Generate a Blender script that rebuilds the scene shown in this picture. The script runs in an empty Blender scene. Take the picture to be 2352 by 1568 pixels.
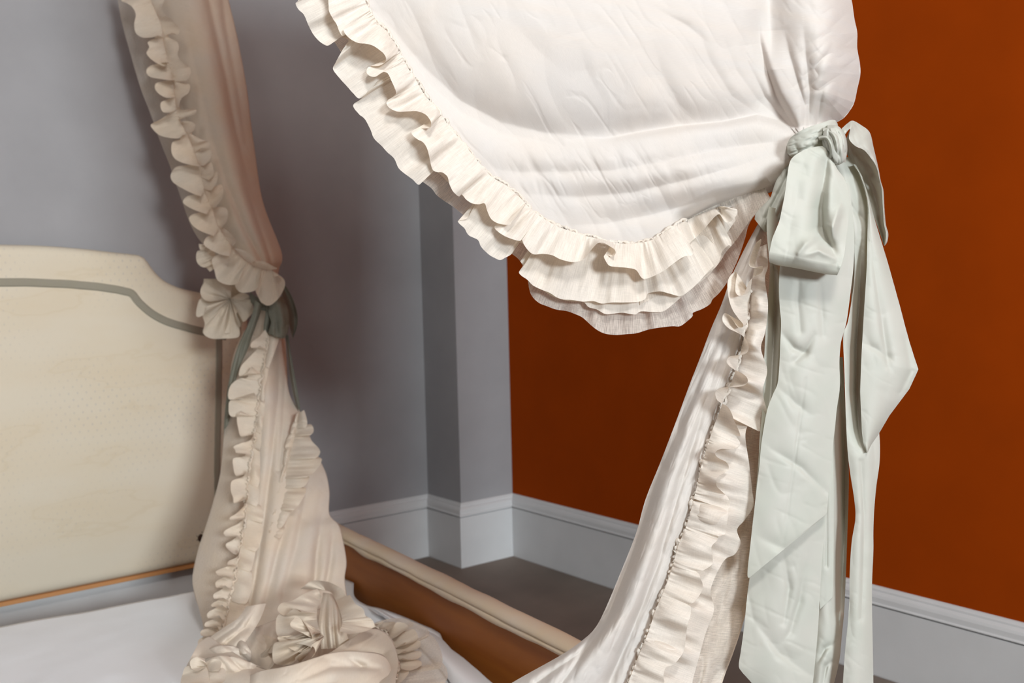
import bpy, bmesh, math
import numpy as np
from mathutils import Matrix, Vector

scene = bpy.context.scene
COL = scene.collection
SC = 1.15 / 1.4                      # metres per survey unit

# ------------------------------------------------------------------ camera
H = 1.15
FPX = 2385.3
R_ = np.array([0.78690747, -0.61658729, -0.02442855])
U_ = np.array([0.06344716, 0.04146819, 0.99712329])
F_ = np.array([0.61380054, 0.78619368, -0.07175234])
CAM = np.array([0.0, 0.0, H])
cd = bpy.data.cameras.new('camera')
cam = bpy.data.objects.new('camera', cd)
COL.objects.link(cam)
m = Matrix(((R_[0], U_[0], -F_[0], CAM[0]), (R_[1], U_[1], -F_[1], CAM[1]), (R_[2], U_[2], -F_[2], CAM[2]), (0, 0, 0, 1)))
cam.matrix_world = m
cd.sensor_width = 36.0
cd.lens = FPX / 2352 * 36
cd.clip_start = 0.05
cd.dof.use_dof = True
cd.dof.focus_distance = 1.58
cd.dof.aperture_fstop = 6.3
scene.camera = cam

# ------------------------------------------------------------------ light
scene.view_settings.view_transform = 'Standard'
scene.view_settings.look = 'None'
scene.view_settings.gamma = 1
scene.view_settings.exposure = 0.08
world = bpy.data.worlds.new('room_light')
scene.world = world
world.use_nodes = True
bg = world.node_tree.nodes['Background']
bg.inputs[0].default_value = (1.0, 0.90, 0.80, 1)
bg.inputs[1].default_value = 0.07


def area(name, loc, target, sx, sy, power, col):
    l = bpy.data.lights.new(name, 'AREA')
    l.shape = 'RECTANGLE'
    l.size, l.size_y = sx, sy
    l.energy = power
    l.color = col
    o = bpy.data.objects.new(name, l)
    COL.objects.link(o)
    o.location = loc
    d = Vector(target) - Vector(loc)
    o.rotation_euler = d.to_track_quat('-Z', 'Y').to_euler()
    return o


area('window_light', (-0.95, -7.0, 2.7), (1.3, 2.0, 0.95), 1.7, 1.1, 590, (0.88, 0.96, 1.0))
area('ceiling_spot', (-0.55, 0.55, 2.95), (1.25, 3.0, 1.3), 0.45, 0.45, 9, (1.0, 0.97, 0.92))
area('ceiling_spot', (0.05, -0.5, 2.9), (1.0, 1.4, 1.0), 0.4, 0.4, 38, (1.0, 0.97, 0.93))

# ------------------------------------------------------------------ helpers


def W(x, y, d):
    """image measurement (pixel of the 2352x1568 survey frame) at forward distance d -> point in the room"""
    x = np.asarray(x, float); y = np.asarray(y, float); d = np.asarray(d, float)
    a = (x - 1176) / FPX
    b = -(y - 784) / FPX
    return CAM + d[..., None] * (F_ + a[..., None] * R_ + b[..., None] * U_)


def ray(x, y):
    return F_ + R_ * ((x - 1176) / FPX) - U_ * ((y - 784) / FPX)


def onY(x, y, Y):
    r = ray(x, y)
    return CAM + r * (Y / r[1])


def onZ(x, y, Z):
    r = ray(x, y)
    return CAM + r * ((Z - H) / r[2])


def dZ(x, y, z):
    """forward distance at which the ray through a pixel meets the height z"""
    x = np.asarray(x, float); y = np.asarray(y, float)
    rz = F_[2] + R_[2] * (x - 1176) / FPX - U_[2] * (y - 784) / FPX
    return (z - H) / rz


def cr(P, n, dense=24):
    """Catmull-Rom through P (k-dim), resampled to n points at even arc length (of the first two dims)"""
    P = np.array(P, float)
    if len(P) == 2:
        t = np.linspace(0, 1, n)[:, None]
        return P[0] * (1 - t) + P[1] * t
    Q = np.vstack([2 * P[0] - P[1], P, 2 * P[-1] - P[-2]])
    out = []
    t = np.linspace(0, 1, dense, endpoint=False)[:, None]
    for i in range(len(P) - 1):
        a, b, c, e = Q[i], Q[i + 1], Q[i + 2], Q[i + 3]
        out.append(0.5 * (2 * b + (c - a) * t + (2 * a - 5 * b + 4 * c - e) * t ** 2 + (3 * b - a - 3 * c + e) * t ** 3))
    out.append(P[-1:])
    C = np.vstack(out)
    return resample(C, n)


def resample(C, n):
    s = np.r_[0, np.cumsum(np.linalg.norm(np.diff(C[:, :2], axis=0), axis=1) + 1e-9)]
    q = np.linspace(0, s[-1], n)
    return np.stack([np.interp(q, s, C[:, k]) for k in range(C.shape[1])], 1)


def lin(P, n):
    return resample(np.array(P, float), n)


def vnoise(x, y, seed=0):
    x = np.asarray(x, float); y = np.asarray(y, float)
    rs = np.random.RandomState(seed)
    T = rs.rand(64, 64)
    xi = np.floor(x).astype(int); yi = np.floor(y).astype(int)
    fx = x - xi; fy = y - yi
    fx = fx * fx * fx * (fx * (fx * 6 - 15) + 10); fy = fy * fy * fy * (fy * (fy * 6 - 15) + 10)
    g = lambda a, b: T[a % 64, b % 64]
    return (g(xi, yi) * (1 - fx) + g(xi + 1, yi) * fx) * (1 - fy) + (g(xi, yi + 1) * (1 - fx) + g(xi + 1, yi + 1) * fx) * fy - 0.5


def crumple(x, y, sc, ang=0.0, stretch=2.5, seed=1, octs=3):
    """soft ridged noise, creases running along the angle (degrees)"""
    a = math.radians(ang)
    u = (x * math.cos(a) + y * math.sin(a)) / (sc * stretch)
    v = (-x * math.sin(a) + y * math.cos(a)) / sc
    r = 0; k = 1.0
    for i in range(octs):
        w = vnoise(u + 0.6 * vnoise(u * .7, v * .7, seed + 50), v + 0.6 * vnoise(u * .7 + 9, v * .7, seed + 51), seed + i)
        r = r + k * (0.5 - np.abs(w) * 2)
        u = u * 2.03 + 7.1; v = v * 1.97 + 3.3; k *= 0.5
    return r


def pl_dist(x, y, P):
    """signed distance to a polyline plus the interpolated extra values of its nearest point"""
    P = np.array(P, float)
    best = np.full(x.shape, 1e18); sg = np.zeros(x.shape); ex = np.zeros(x.shape); tt = np.zeros(x.shape)
    L = np.r_[0, np.cumsum(np.linalg.norm(np.diff(P[:, :2], axis=0), axis=1))]
    for i in range(len(P) - 1):
        a, b = P[i], P[i + 1]
        dx, dy = b[0] - a[0], b[1] - a[1]
        l2 = dx * dx + dy * dy
        t = np.clip(((x - a[0]) * dx + (y - a[1]) * dy) / l2, 0, 1)
        px = a[0] + t * dx; py = a[1] + t * dy
        d2 = (x - px) ** 2 + (y - py) ** 2
        mk = d2 < best
        best = np.where(mk, d2, best)
        sg = np.where(mk, np.sign(dx * (y - py) - dy * (x - px)), sg)
        if P.shape[1] > 2:
            ex = np.where(mk, a[2] + t * (b[2] - a[2]), ex)
        tt = np.where(mk, (L[i] + t * (L[i + 1] - L[i])) / L[-1], tt)
    return np.sqrt(best) * np.where(sg == 0, 1, sg), ex, tt


def link_mesh(name, V, Fq, mat, parent=None, uv=None, smooth=True):
    me = bpy.data.meshes.new(name)
    V = np.asarray(V, np.float32); Fq = np.asarray(Fq, np.int32)
    me.vertices.add(len(V)); me.vertices.foreach_set('co', V.ravel())
    me.loops.add(Fq.size); me.loops.foreach_set('vertex_index', Fq.ravel())
    me.polygons.add(len(Fq))
    me.polygons.foreach_set('loop_start', np.arange(0, Fq.size, Fq.shape[1], dtype=np.int32))
    me.polygons.foreach_set('loop_total', np.full(len(Fq), Fq.shape[1], np.int32))
    me.polygons.foreach_set('use_smooth', np.full(len(Fq), smooth))
    if uv is not None:
        l = me.uv_layers.new(name='UVMap')
        l.data.foreach_set('uv', np.asarray(uv, np.float32)[Fq.ravel()].ravel())
    me.update(); me.validate()
    me.materials.append(mat)
    o = bpy.data.objects.new(name, me)
    COL.objects.link(o)
    if parent is not None:
        o.parent = parent
        o.matrix_parent_inverse = parent.matrix_world.inverted()
    return o


def gridmesh(name, P, mat, parent=None, cu=False, cv=False, extra=None):
    """a sheet from a (nu, nv, 3) array of points; UVs in metres along both directions"""
    parts = [(P, cu, cv)] + [(e, cu, cv) for e in (extra or [])]
    VV, FF, UV, off = [], [], [], 0
    for P, cu, cv in parts:
        nu, nv = P.shape[:2]
        su = np.zeros((nu, nv)); sv = np.zeros((nu, nv))
        su[1:] = np.cumsum(np.linalg.norm(np.diff(P, axis=0), axis=2), 0)
        sv[:, 1:] = np.cumsum(np.linalg.norm(np.diff(P, axis=1), axis=2), 1)
        su = np.broadcast_to(su.mean(1)[:, None], (nu, nv))
        I = np.arange(nu * nv).reshape(nu, nv)
        if cu: I = np.vstack([I, I[:1]])
        if cv: I = np.hstack([I, I[:, :1]])
        q = np.stack([I[:-1, :-1], I[1:, :-1], I[1:, 1:], I[:-1, 1:]], -1).reshape(-1, 4)
        VV.append(P.reshape(-1, 3)); FF.append(q + off); UV.append(np.stack([su, sv], -1).reshape(-1, 2))
        off += nu * nv
    return link_mesh(name, np.vstack(VV), np.vstack(FF), mat, parent, np.vstack(UV))


def thing(name, label, cat, loc, group=None):
    o = bpy.data.objects.new(name, None)
    COL.objects.link(o)
    o.location = loc
    o.empty_display_size = 0.1
    bpy.context.view_layer.update()
    o['label'] = label; o['category'] = cat
    if group: o['group'] = group
    return o


def box(name, lo, hi, mat, parent=None, bev=0.0):
    bm = bmesh.new()
    bmesh.ops.create_cube(bm, size=1)
    lo = np.array(lo); hi = np.array(hi)
    for v in bm.verts:
        v.co = Vector((lo + hi) / 2 + np.array(v.co) * (hi - lo))
    if bev:
        bmesh.ops.bevel(bm, geom=bm.edges[:], offset=bev, segments=2, affect='EDGES')
    return bm_obj(name, bm, mat, parent)


def bm_obj(name, bm, mat, parent=None, smooth=False):
    me = bpy.data.meshes.new(name)
    bmesh.ops.recalc_face_normals(bm, faces=bm.faces[:])
    for f in bm.faces: f.smooth = smooth
    bm.to_mesh(me); bm.free()
    me.materials.append(mat)
    o = bpy.data.objects.new(name, me)
    COL.objects.link(o)
    if parent is not None:
        o.parent = parent
        o.matrix_parent_inverse = parent.matrix_world.inverted()
    return o


# ------------------------------------------------------------------ materials
class NT:
    def __init__(s, name):
        s.m = bpy.data.materials.new(name); s.m.use_nodes = True
        s.t = s.m.node_tree; s.n = s.t.nodes; s.n.clear()
        s.out = s.n.new('ShaderNodeOutputMaterial')

    def add(s, typ, ins=None, **kw):
        n = s.n.new(typ)
        for k, v in kw.items(): setattr(n, k, v)
        for k, v in (ins or {}).items():
            i = n.inputs[k]
            if isinstance(v, bpy.types.NodeSocket): s.t.links.new(v, i)
            else: i.default_value = v
        return n

    def math(s, op, a, b=0.0, c=0.0):
        n = s.add('ShaderNodeMath', operation=op)
        for i, v in enumerate((a, b, c)):
            if isinstance(v, bpy.types.NodeSocket): s.t.links.new(v, n.inputs[i])
            else: n.inputs[i].default_value = v
        return n.outputs[0]

    def mix(s, f, a, b):
        n = s.add('ShaderNodeMix', data_type='RGBA')
        for k, v in ((0, f), (6, a), (7, b)):
            if isinstance(v, bpy.types.NodeSocket): s.t.links.new(v, n.inputs[k])
            else: n.inputs[k].default_value = v
        return n.outputs[2]

    def surf(s, sock):
        s.t.links.new(sock, s.out.inputs[0]); return s.m


def c4(r, g, b): return (r, g, b, 1)


def srgb(r, g, b):
    f = lambda v: (v / 255 / 12.92) if v <= 10 else ((v / 255 + .055) / 1.055) ** 2.4
    return (f(r), f(g), f(b), 1)


def cloth(name, col, col2, trans=0.3, sheer=0.0, streak=0.0, weave=900, slub=0.25, bumpd=0.0006, warm=None):
    """woven cloth: diffuse + translucent + open weave, threads follow the sheet's own UVs"""
    n = NT(name)
    uv = n.add('ShaderNodeUVMap').outputs[0]
    mp = n.add('ShaderNodeMapping', {0: uv, 3: (weave, weave * 0.06, 1)}).outputs[0]
    th = n.add('ShaderNodeTexNoise', {'Vector': mp, 'Scale': 1.0, 'Detail': 2.0}).outputs[0]
    mp2 = n.add('ShaderNodeMapping', {0: uv, 3: (weave * 0.08, weave * .9, 1)}).outputs[0]
    th2 = n.add('ShaderNodeTexNoise', {'Vector': mp2, 'Scale': 1.0, 'Detail': 2.0}).outputs[0]
    big = n.add('ShaderNodeTexNoise', {'Vector': uv, 'Scale': 9.0, 'Detail': 3.0}).outputs[0]
    f = n.add('ShaderNodeMapRange', {0: big, 1: 0.35, 2: 0.68}).outputs[0]
    base = n.mix(f, col, col2)
    thr = n.math('ADD', n.math('MULTIPLY', th, 0.7), n.math('MULTIPLY', th2, 0.3))
    fs = n.add('ShaderNodeMapRange', {0: thr, 1: 0.36, 2: 0.64, 3: 1.0 - slub, 4: 1.0}).outputs[0]
    mul = n.add('ShaderNodeVectorMath', {0: base}, operation='SCALE')
    n.t.links.new(fs, mul.inputs['Scale'])
    colr = mul.outputs[0]
    bmp = n.add('ShaderNodeBump', {'Height': thr, 'Strength': 0.35, 'Distance': bumpd}).outputs[0]
    dif = n.add('ShaderNodeBsdfPrincipled', {'Base Color': colr, 'Roughness': 0.85, 'Specular IOR Level': 0.15,
                                            'Sheen Weight': 0.12, 'Sheen Roughness': 0.5, 'Normal': bmp})
    tr = n.add('ShaderNodeBsdfTranslucent', {'Color': warm or base, 'Normal': bmp})
    mx = n.add('ShaderNodeMixShader', {0: trans, 1: dif.outputs[0], 2: tr.outputs[0]}).outputs[0]
    if sheer > 0:
        hole = n.add('ShaderNodeMapRange', {0: thr, 1: 0.38, 2: 0.62, 3: min(1, sheer * 1.7), 4: sheer * .3}).outputs[0]
        tp = n.add('ShaderNodeBsdfTransparent', {0: (1, 1, 1, 1)})
        mx = n.add('ShaderNodeMixShader', {0: hole, 1: mx, 2: tp.outputs[0]}).outputs[0]
    return n.surf(mx)


LINEN = cloth('white_linen', c4(.70, .675, .65), c4(.72, .675, .63), trans=.22, weave=1500, slub=.07, bumpd=.0003, warm=c4(.80, .68, .56))
VOILE = cloth('cream_voile', c4(.86, .82, .765), c4(.87, .81, .735), trans=.30, sheer=.02, weave=700, slub=.17, warm=c4(.92, .76, .58))
SHEER = cloth('sheer_voile', c4(.86, .81, .75), c4(.88, .80, .71), trans=.40, sheer=.22, weave=900, slub=.10)
VEIL = cloth('thin_veil', c4(.80, .73, .66), c4(.82, .72, .60), trans=.45, sheer=.30, weave=3200, slub=.04)
CREAM = cloth('cream_cotton', c4(.80, .715, .62), c4(.82, .70, .57), trans=.28, sheer=.0, weave=1100, slub=.08)
CREAMR = cloth('cream_gauze', c4(.80, .72, .615), c4(.82, .70, .56), trans=.32, sheer=.03, weave=900, slub=.10)


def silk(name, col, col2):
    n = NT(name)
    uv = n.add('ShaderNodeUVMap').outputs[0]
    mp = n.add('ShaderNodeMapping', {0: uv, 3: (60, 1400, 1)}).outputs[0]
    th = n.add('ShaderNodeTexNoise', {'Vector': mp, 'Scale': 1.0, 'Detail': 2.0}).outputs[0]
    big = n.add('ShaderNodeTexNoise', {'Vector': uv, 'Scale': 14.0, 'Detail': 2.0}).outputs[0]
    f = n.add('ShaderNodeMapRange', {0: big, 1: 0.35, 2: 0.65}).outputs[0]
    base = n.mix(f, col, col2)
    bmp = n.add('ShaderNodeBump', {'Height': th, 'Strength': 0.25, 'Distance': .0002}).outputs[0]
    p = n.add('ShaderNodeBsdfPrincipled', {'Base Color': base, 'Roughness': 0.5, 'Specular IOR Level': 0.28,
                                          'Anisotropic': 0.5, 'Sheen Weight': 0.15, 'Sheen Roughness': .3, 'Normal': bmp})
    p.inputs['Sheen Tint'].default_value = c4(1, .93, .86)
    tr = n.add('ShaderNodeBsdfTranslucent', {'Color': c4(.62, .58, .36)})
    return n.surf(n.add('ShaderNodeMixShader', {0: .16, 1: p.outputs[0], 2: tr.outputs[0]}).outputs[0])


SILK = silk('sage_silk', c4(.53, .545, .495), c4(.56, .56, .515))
SILKB = silk('shaded_sage_silk', c4(.20, .20, .165), c4(.165, .16, .125))  # darker copy of the sage silk; far bow's shade put into the colour


def paint(name, col, rough=.6, var=.06, bump=.0006, scale=6, spec=.4):
    n = NT(name)
    tc = n.add('ShaderNodeTexCoord').outputs['Object']
    ns = n.add('ShaderNodeTexNoise', {'Vector': tc, 'Scale': scale, 'Detail': 5.0}).outputs[0]
    k = n.add('ShaderNodeMapRange', {0: ns, 1: .3, 2: .7, 3: 1 - var, 4: 1 + var}).outputs[0]
    mul = n.add('ShaderNodeVectorMath', {0: col[:3]}, operation='SCALE')
    n.t.links.new(k, mul.inputs['Scale'])
    fine = n.add('ShaderNodeTexNoise', {'Vector': tc, 'Scale': 160, 'Detail': 2.0}).outputs[0]
    bmp = n.add('ShaderNodeBump', {'Height': fine, 'Strength': .2, 'Distance': bump}).outputs[0]
    return n.surf(n.add('ShaderNodeBsdfPrincipled', {'Base Color': mul.outputs[0], 'Roughness': rough, 'Specular IOR Level': spec, 'Normal': bmp}).outputs[0])


GREY = paint('grey_wall_paint', c4(.33, .325, .335), .85, .04, spec=.12)
ORANGE = paint('rust_orange_wall_paint', c4(.30, .042, .0005), .85, .05, spec=.06)
WHITE = paint('white_skirting_paint', c4(.62, .62, .625), .45, .04)
FLOOR = paint('grey_brown_floor', c4(.19, .15, .122), .65, .2, scale=3)
COVER = paint('white_cover_cloth', c4(.87, .895, .93), .8, .03, scale=4)

# headboard linen with a faded sprig print and old stains
n = NT('printed_cream_linen')
tc = n.add('ShaderNodeTexCoord').outputs['Object']
sx = n.add('ShaderNodeSeparateXYZ', {0: tc})
vv = n.math('DIVIDE', sx.outputs[2], .0205)
row = n.math('FLOOR', vv)
uu = n.math('ADD', n.math('DIVIDE', sx.outputs[0], .0265), n.math('MULTIPLY', row, 0.5))
du = n.math('MULTIPLY', n.math('SUBTRACT', n.math('FRACT', uu), .5), 1.5)
dv = n.math('MULTIPLY', n.math('SUBTRACT', n.math('FRACT', vv), .5), .8)
rr = n.math('SQRT', n.math('ADD', n.math('MULTIPLY', du, du), n.math('MULTIPLY', dv, dv)))
dot = n.add('ShaderNodeMapRange', {0: rr, 1: .07, 2: .2, 3: 1.0, 4: 0.0}).outputs[0]
fade = n.add('ShaderNodeTexNoise', {'Vector': tc, 'Scale': 3.2, 'Detail': 2.0}).outputs[0]
fade = n.add('ShaderNodeMapRange', {0: fade, 1: .42, 2: .72, 3: 0.0, 4: .42}).outputs[0]
st = n.add('ShaderNodeTexNoise', {'Vector': n.add('ShaderNodeMapping', {0: tc, 3: (1.2, 1, 3.6)}).outputs[0], 'Scale': 1.5, 'Detail': 4.0}).outputs[0]
sf = n.add('ShaderNodeMapRange', {0: st, 1: .4, 2: .7}).outputs[0]
base = n.mix(sf, c4(.66, .59, .475), c4(.645, .55, .41))
ring = n.math('ABSOLUTE', n.math('SUBTRACT', st, .56))
rf = n.add('ShaderNodeMapRange', {0: ring, 1: .0, 2: .012, 3: .14, 4: 0}).outputs[0]
base = n.mix(rf, base, c4(.50, .37, .20))
base = n.mix(n.math('MULTIPLY', dot, fade), base, c4(.33, .32, .36))
wv = n.add('ShaderNodeTexNoise', {'Vector': tc, 'Scale': 700, 'Detail': 1.0}).outputs[0]
bmp = n.add('ShaderNodeBump', {'Height': wv, 'Strength': .3, 'Distance': .0006}).outputs[0]
HEADB = n.surf(n.add('ShaderNodeBsdfPrincipled', {'Base Color': base, 'Roughness': .9, 'Specular IOR Level': .2, 'Normal': bmp}).outputs[0])

# woven grey braid (UV: u along, v across)
n = NT('grey_braid')
uv = n.add('ShaderNodeUVMap').outputs[0]
s2 = n.add('ShaderNodeSeparateXYZ', {0: uv})
wu = n.math('SINE', n.math('MULTIPLY', s2.outputs[0], 1500))
wvv = n.math('SINE', n.math('MULTIPLY', s2.outputs[1], 1500))
kk = n.add('ShaderNodeMapRange', {0: n.math('MULTIPLY', wu, wvv), 1: -.6, 2: .9}).outputs[0]
nz = n.add('ShaderNodeTexNoise', {'Vector': uv, 'Scale': 40, 'Detail': 3.0}).outputs[0]
bc = n.mix(kk, c4(.20, .185, .145), c4(.46, .42, .35))
bc = n.mix(n.math('MULTIPLY', nz, .4), bc, c4(.30, .27, .17))
bmp = n.add('ShaderNodeBump', {'Height': kk, 'Strength': .6, 'Distance': .001}).outputs[0]
BRAID = n.surf(n.add('ShaderNodeBsdfPrincipled', {'Base Color': bc, 'Roughness': .9, 'Normal': bmp}).outputs[0])


def wood(name, a, b, ax=0):
    n = NT(name)
    tc = n.add('ShaderNodeTexCoord').outputs['Object']
    sc = [22, 22, 22]; sc[ax] = 1.6
    mp = n.add('ShaderNodeMapping', {0: tc, 3: tuple(sc)}).outputs[0]
    ns = n.add('ShaderNodeTexNoise', {'Vector': mp, 'Scale': 1.0, 'Detail': 6.0, 'Distortion': .6}).outputs[0]
    f = n.add('ShaderNodeMapRange', {0: ns, 1: .3, 2: .7}).outputs[0]
    bl = n.add('ShaderNodeTexNoise', {'Vector': tc, 'Scale': 3.5, 'Detail': 2.0}).outputs[0]
    c = n.mix(f, a, b)
    c = n.mix(n.math('MULTIPLY', bl, .35), c, c4(a[0] * .5, a[1] * .45, a[2] * .4))
    return n.surf(n.add('ShaderNodeBsdfPrincipled', {'Base Color': c, 'Roughness': .5}).outputs[0])


WOODR = wood('brown_board', c4(.31, .09, .012), c4(.41, .135, .02), 1)
WOODE = wood('orange_pine_edge', c4(.50, .23, .08), c4(.58, .28, .11), 0)
# ticking of the padded rail
n = NT('cream_rail_linen')
tc = n.add('ShaderNodeTexCoord').outputs['Object']
a_ = n.add('ShaderNodeTexNoise', {'Vector': tc, 'Scale': 9, 'Detail': 4.0}).outputs[0]
b_ = n.mix(n.add('ShaderNodeMapRange', {0: a_, 1: .35, 2: .68}).outputs[0], c4(.76, .65, .53), c4(.77, .63, .46))
w_ = n.add('ShaderNodeTexNoise', {'Vector': n.add('ShaderNodeMapping', {0: tc, 3: (120, 900, 120)}).outputs[0], 'Scale': 1, 'Detail': 2.0}).outputs[0]
bmp = n.add('ShaderNodeBump', {'Height': w_, 'Strength': .4, 'Distance': .001}).outputs[0]
RAILC = n.surf(n.add('ShaderNodeBsdfPrincipled', {'Base Color': b_, 'Roughness': .9, 'Specular IOR Level': .2, 'Normal': bmp}).outputs[0])
DARK = paint('dark_brown_leather', c4(.045, .018, .008), .6)
METAL = paint('black_stud', c4(.012, .014, .016), .4)

# ------------------------------------------------------------------ room
YA, XB, XP, YP, HB = [v * SC for v in (4.21604, 3.05446, 2.74764, 3.93798, 0.30343)]
CEIL = 3.2


def struct(o):
    o['kind'] = 'structure'; return o


struct(box('ceiling', (-4.6, -7.6, CEIL), (XB + .15, YA + .15, CEIL + .1), WHITE))
fl = struct(box('floor', (-4.6, -7.6, -.1), (XB + .15, YA + .15, 0), FLOOR))
struct(box('wall_left', (-4.6, YA, 0), (XP + .05, YA + .15, CEIL), GREY))
struct(box('wall_corner', (XP, YP, 0), (XB + .02, YA + .1, CEIL), GREY))
struct(box('wall_right', (XB, -7.6, 0), (XB + .15, YA + .15, CEIL), ORANGE))


def skirting(name, a, b, nrm):
    """moulded skirting board from a to b (floor points on the wall), nrm points into the room; mitred ends given as points"""
    k = HB / .25
    prof = [(0, .25), (.004, .249), (.006, .2445), (.009, .2415), (.0095, .236), (.0125, .2335), (.0165, .229), (.019, .222), (.019, .208),
            (.0225, .205), (.0225, .2025), (.011, .2015), (.011, .1975), (.019, .1965), (.019, .004), (.018, 0), (0, 0)]
    P = np.zeros((2, len(prof), 3))
    for j, (o, z) in enumerate(prof):
        P[0, j] = [a[0] + nrm[0] * o + a[2] * o, a[1] + nrm[1] * o + a[3] * o, z * k]
        P[1, j] = [b[0] + nrm[0] * o + b[2] * o, b[1] + nrm[1] * o + b[3] * o, z * k]
    bm = bmesh.new()
    r = [[bm.verts.new(p) for p in P[i]] for i in range(2)]
    for j in range(len(prof) - 1):
        bm.faces.new((r[0][j], r[1][j], r[1][j + 1], r[0][j + 1]))
    bm.faces.new(r[0]); bm.faces.new(list(reversed(r[1])))
    return struct(bm_obj(name, bm, WHITE))


# a/b carry extra run per unit of projection so the mouldings mitre at the corners
skirting('baseboard_left', (-4.6, YA, 0, 0), (XP, YA, -1, 0), (0, -1))
skirting('baseboard_corner', (XP, YA, 0, -1), (XP, YP, 0, -1), (-1, 0))
skirting('trim_1', (XP, YP, -1, 0), (XB, YP, -1, 0), (0, -1))
skirting('baseboard_right', (XB, YP, 0, -1), (XB, -7.6, 0, 0), (-1, 0))

# ------------------------------------------------------------------ bed
YH = 3.385                                       # front face of the headboard
ZRAIL = .475 * SC
bed = thing('bed', 'antique bed frame with cream upholstered headboard, brown side board and padded rail', 'bed', (1.0, 2.4, 0))


def ypts(P, Y=YH, n=None):
    return np.array([onY(x, y, Y) for x, y in P])


top = [(0, 563), (60, 564), (120, 566.5), (200, 573), (265, 580.5), (318, 586), (333, 590), (341, 598), (350, 611), (364, 629), (384, 646), (410, 659), (440, 668), (480, 676), (530, 684), (566, 690)]
ot = cr(ypts(top)[:, [0, 2]], 90)
xc = ot[0, 0] - .03
right = ot[-1, 0]
zb = float(np.mean([onY(0, 1383, YH)[2], onY(448, 1298, YH)[2]]))
half = [tuple(p) for p in ot] + [(right + .008, ot[-1, 1] - .03), (right + .01, ot[-1, 1] - .3), (right + .01, zb + .02), (right, zb)]
outl = half + [(2 * xc - x, z) for x, z in reversed(half)]
outl = lin(outl + [outl[0]], 361)[:-1]
bm = bmesh.new()
cen = np.array([xc, (zb + 1.0) / 2])
tan = np.roll(outl, -1, 0) - np.roll(outl, 1, 0)
nr = np.stack([tan[:, 1], -tan[:, 0]], 1); nr /= np.linalg.norm(nr, axis=1)[:, None]
if np.sum(nr * (outl - cen)) < 0: nr = -nr
rings = []
for ins, dy in ((0, .048), (-.003, .036), (0, .02), (.004, .012), (.011, .005), (.022, .0012), (.035, 0)):
    q = outl - nr * ins
    rings.append([bm.verts.new((p[0], YH + dy, p[1])) for p in q])
for a, b in zip(rings[:-1], rings[1:]):
    for i in range(len(a)):
        bm.faces.new((a[i], a[(i + 1) % len(a)], b[(i + 1) % len(a)], b[i]))
bm.faces.new(rings[-1]); bm.faces.new(list(reversed(rings[0])))
bmesh.ops.triangulate(bm, faces=[f for f in bm.faces if len(f.verts) > 4])
hb = bm_obj('headboard', bm, HEADB, bed, True)
hb['label'] = 'cream printed linen headboard panel with stepped top'
es = hb.modifiers.new('edges', 'EDGE_SPLIT'); es.split_angle = math.radians(50)


def strip(name, path, w, mat, parent, Y, lift=.002, mirror=0):
    c = ypts(path, Y)[:, [0, 2]]
    mr = c[::-1] * [-1, 1] + [2 * xc, 0]
    c = cr(c if mirror == 0 else (mr if mirror == 2 else np.vstack([mr, c])), 160)
    t = np.gradient(c, axis=0); t /= np.linalg.norm(t, axis=1)[:, None]
    nn = np.stack([-t[:, 1], t[:, 0]], 1)
    ks = np.array([-1, -.96, -.5, 0, .5, .96, 1]); hs = np.array([0, 1, 1.15, 1.2, 1.15, 1, 0])
    P = np.zeros((160, 7, 3))
    wob = vnoise(np.arange(160) * .35, np.zeros(160), 5) * .0012
    for j in range(7):
        q = c + nn * (ks[j] * w / 2) + nn * wob[:, None]
        P[:, j, 0] = q[:, 0]; P[:, j, 2] = q[:, 1]; P[:, j, 1] = Y - lift * hs[j]
    return gridmesh(name, P, mat, parent)


b1 = strip('braid_trim', [(20, 648.2), (100, 649.5), (190, 655), (250, 662), (288, 669), (303, 674), (318, 693), (338, 712), (365, 730), (400, 744), (440, 755), (480, 764), (520, 773)], .0255, BRAID, hb, YH, mirror=1)
b1['label'] = 'grey woven braid following the stepped top'
b3 = strip('braid_trim', [(503, 768), (503, 850), (501, 960), (499, 1060), (500, 1150), (503, 1280)], .0215, BRAID, hb, YH, mirror=2)
b3['label'] = 'grey woven braid running down the left side'
b2 = strip('braid_trim', [(503, 768), (503, 850), (501, 960), (499, 1060), (500, 1150), (503, 1280)], .0215, BRAID, hb, YH)
b2['label'] = 'grey woven braid running down the right side'
we = box('bottom_edge', (2 * xc - right, YH + .004, zb - .013), (right, YH + .046, zb), WOODE, hb, .002)
we['label'] = 'bare orange pine edge'
hp = onY(461, 1235, YH)
bm = bmesh.new()
bmesh.ops.create_uvsphere(bm, u_segments=20, v_segments=10, radius=1)
for v in bm.verts:
    v.co = Vector((hp[0] + v.co.x * .0105, YH - .0005 + v.co.y * .003, hp[2] + v.co.z * .0135))
ey = bm_obj('bolt_hole', bm, DARK, hb, True)
ey['label'] = 'dark brown bolt hole near lower corner'
for dx, dz in ((-8.5, -4), (-8.5, 5), (3, -13.5)):
    p = onY(461 + dx, 1235 + dz, YH)
    bm = bmesh.new(); bmesh.ops.create_uvsphere(bm, u_segments=10, v_segments=6, radius=.0018)
    for v in bm.verts: v.co = Vector((p[0] + v.co.x, YH + v.co.y, p[2] + v.co.z))
    bm_obj('stud', bm, METAL, hb, True)
# legs of the headboard reach the floor behind the curtain
for x in (right - .06, 2 * xc - right + .06):
    box('leg', (x - .03, YH + .015, 0), (x + .03, YH + .045, zb + .05), WOODR, hb, .004)

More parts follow.
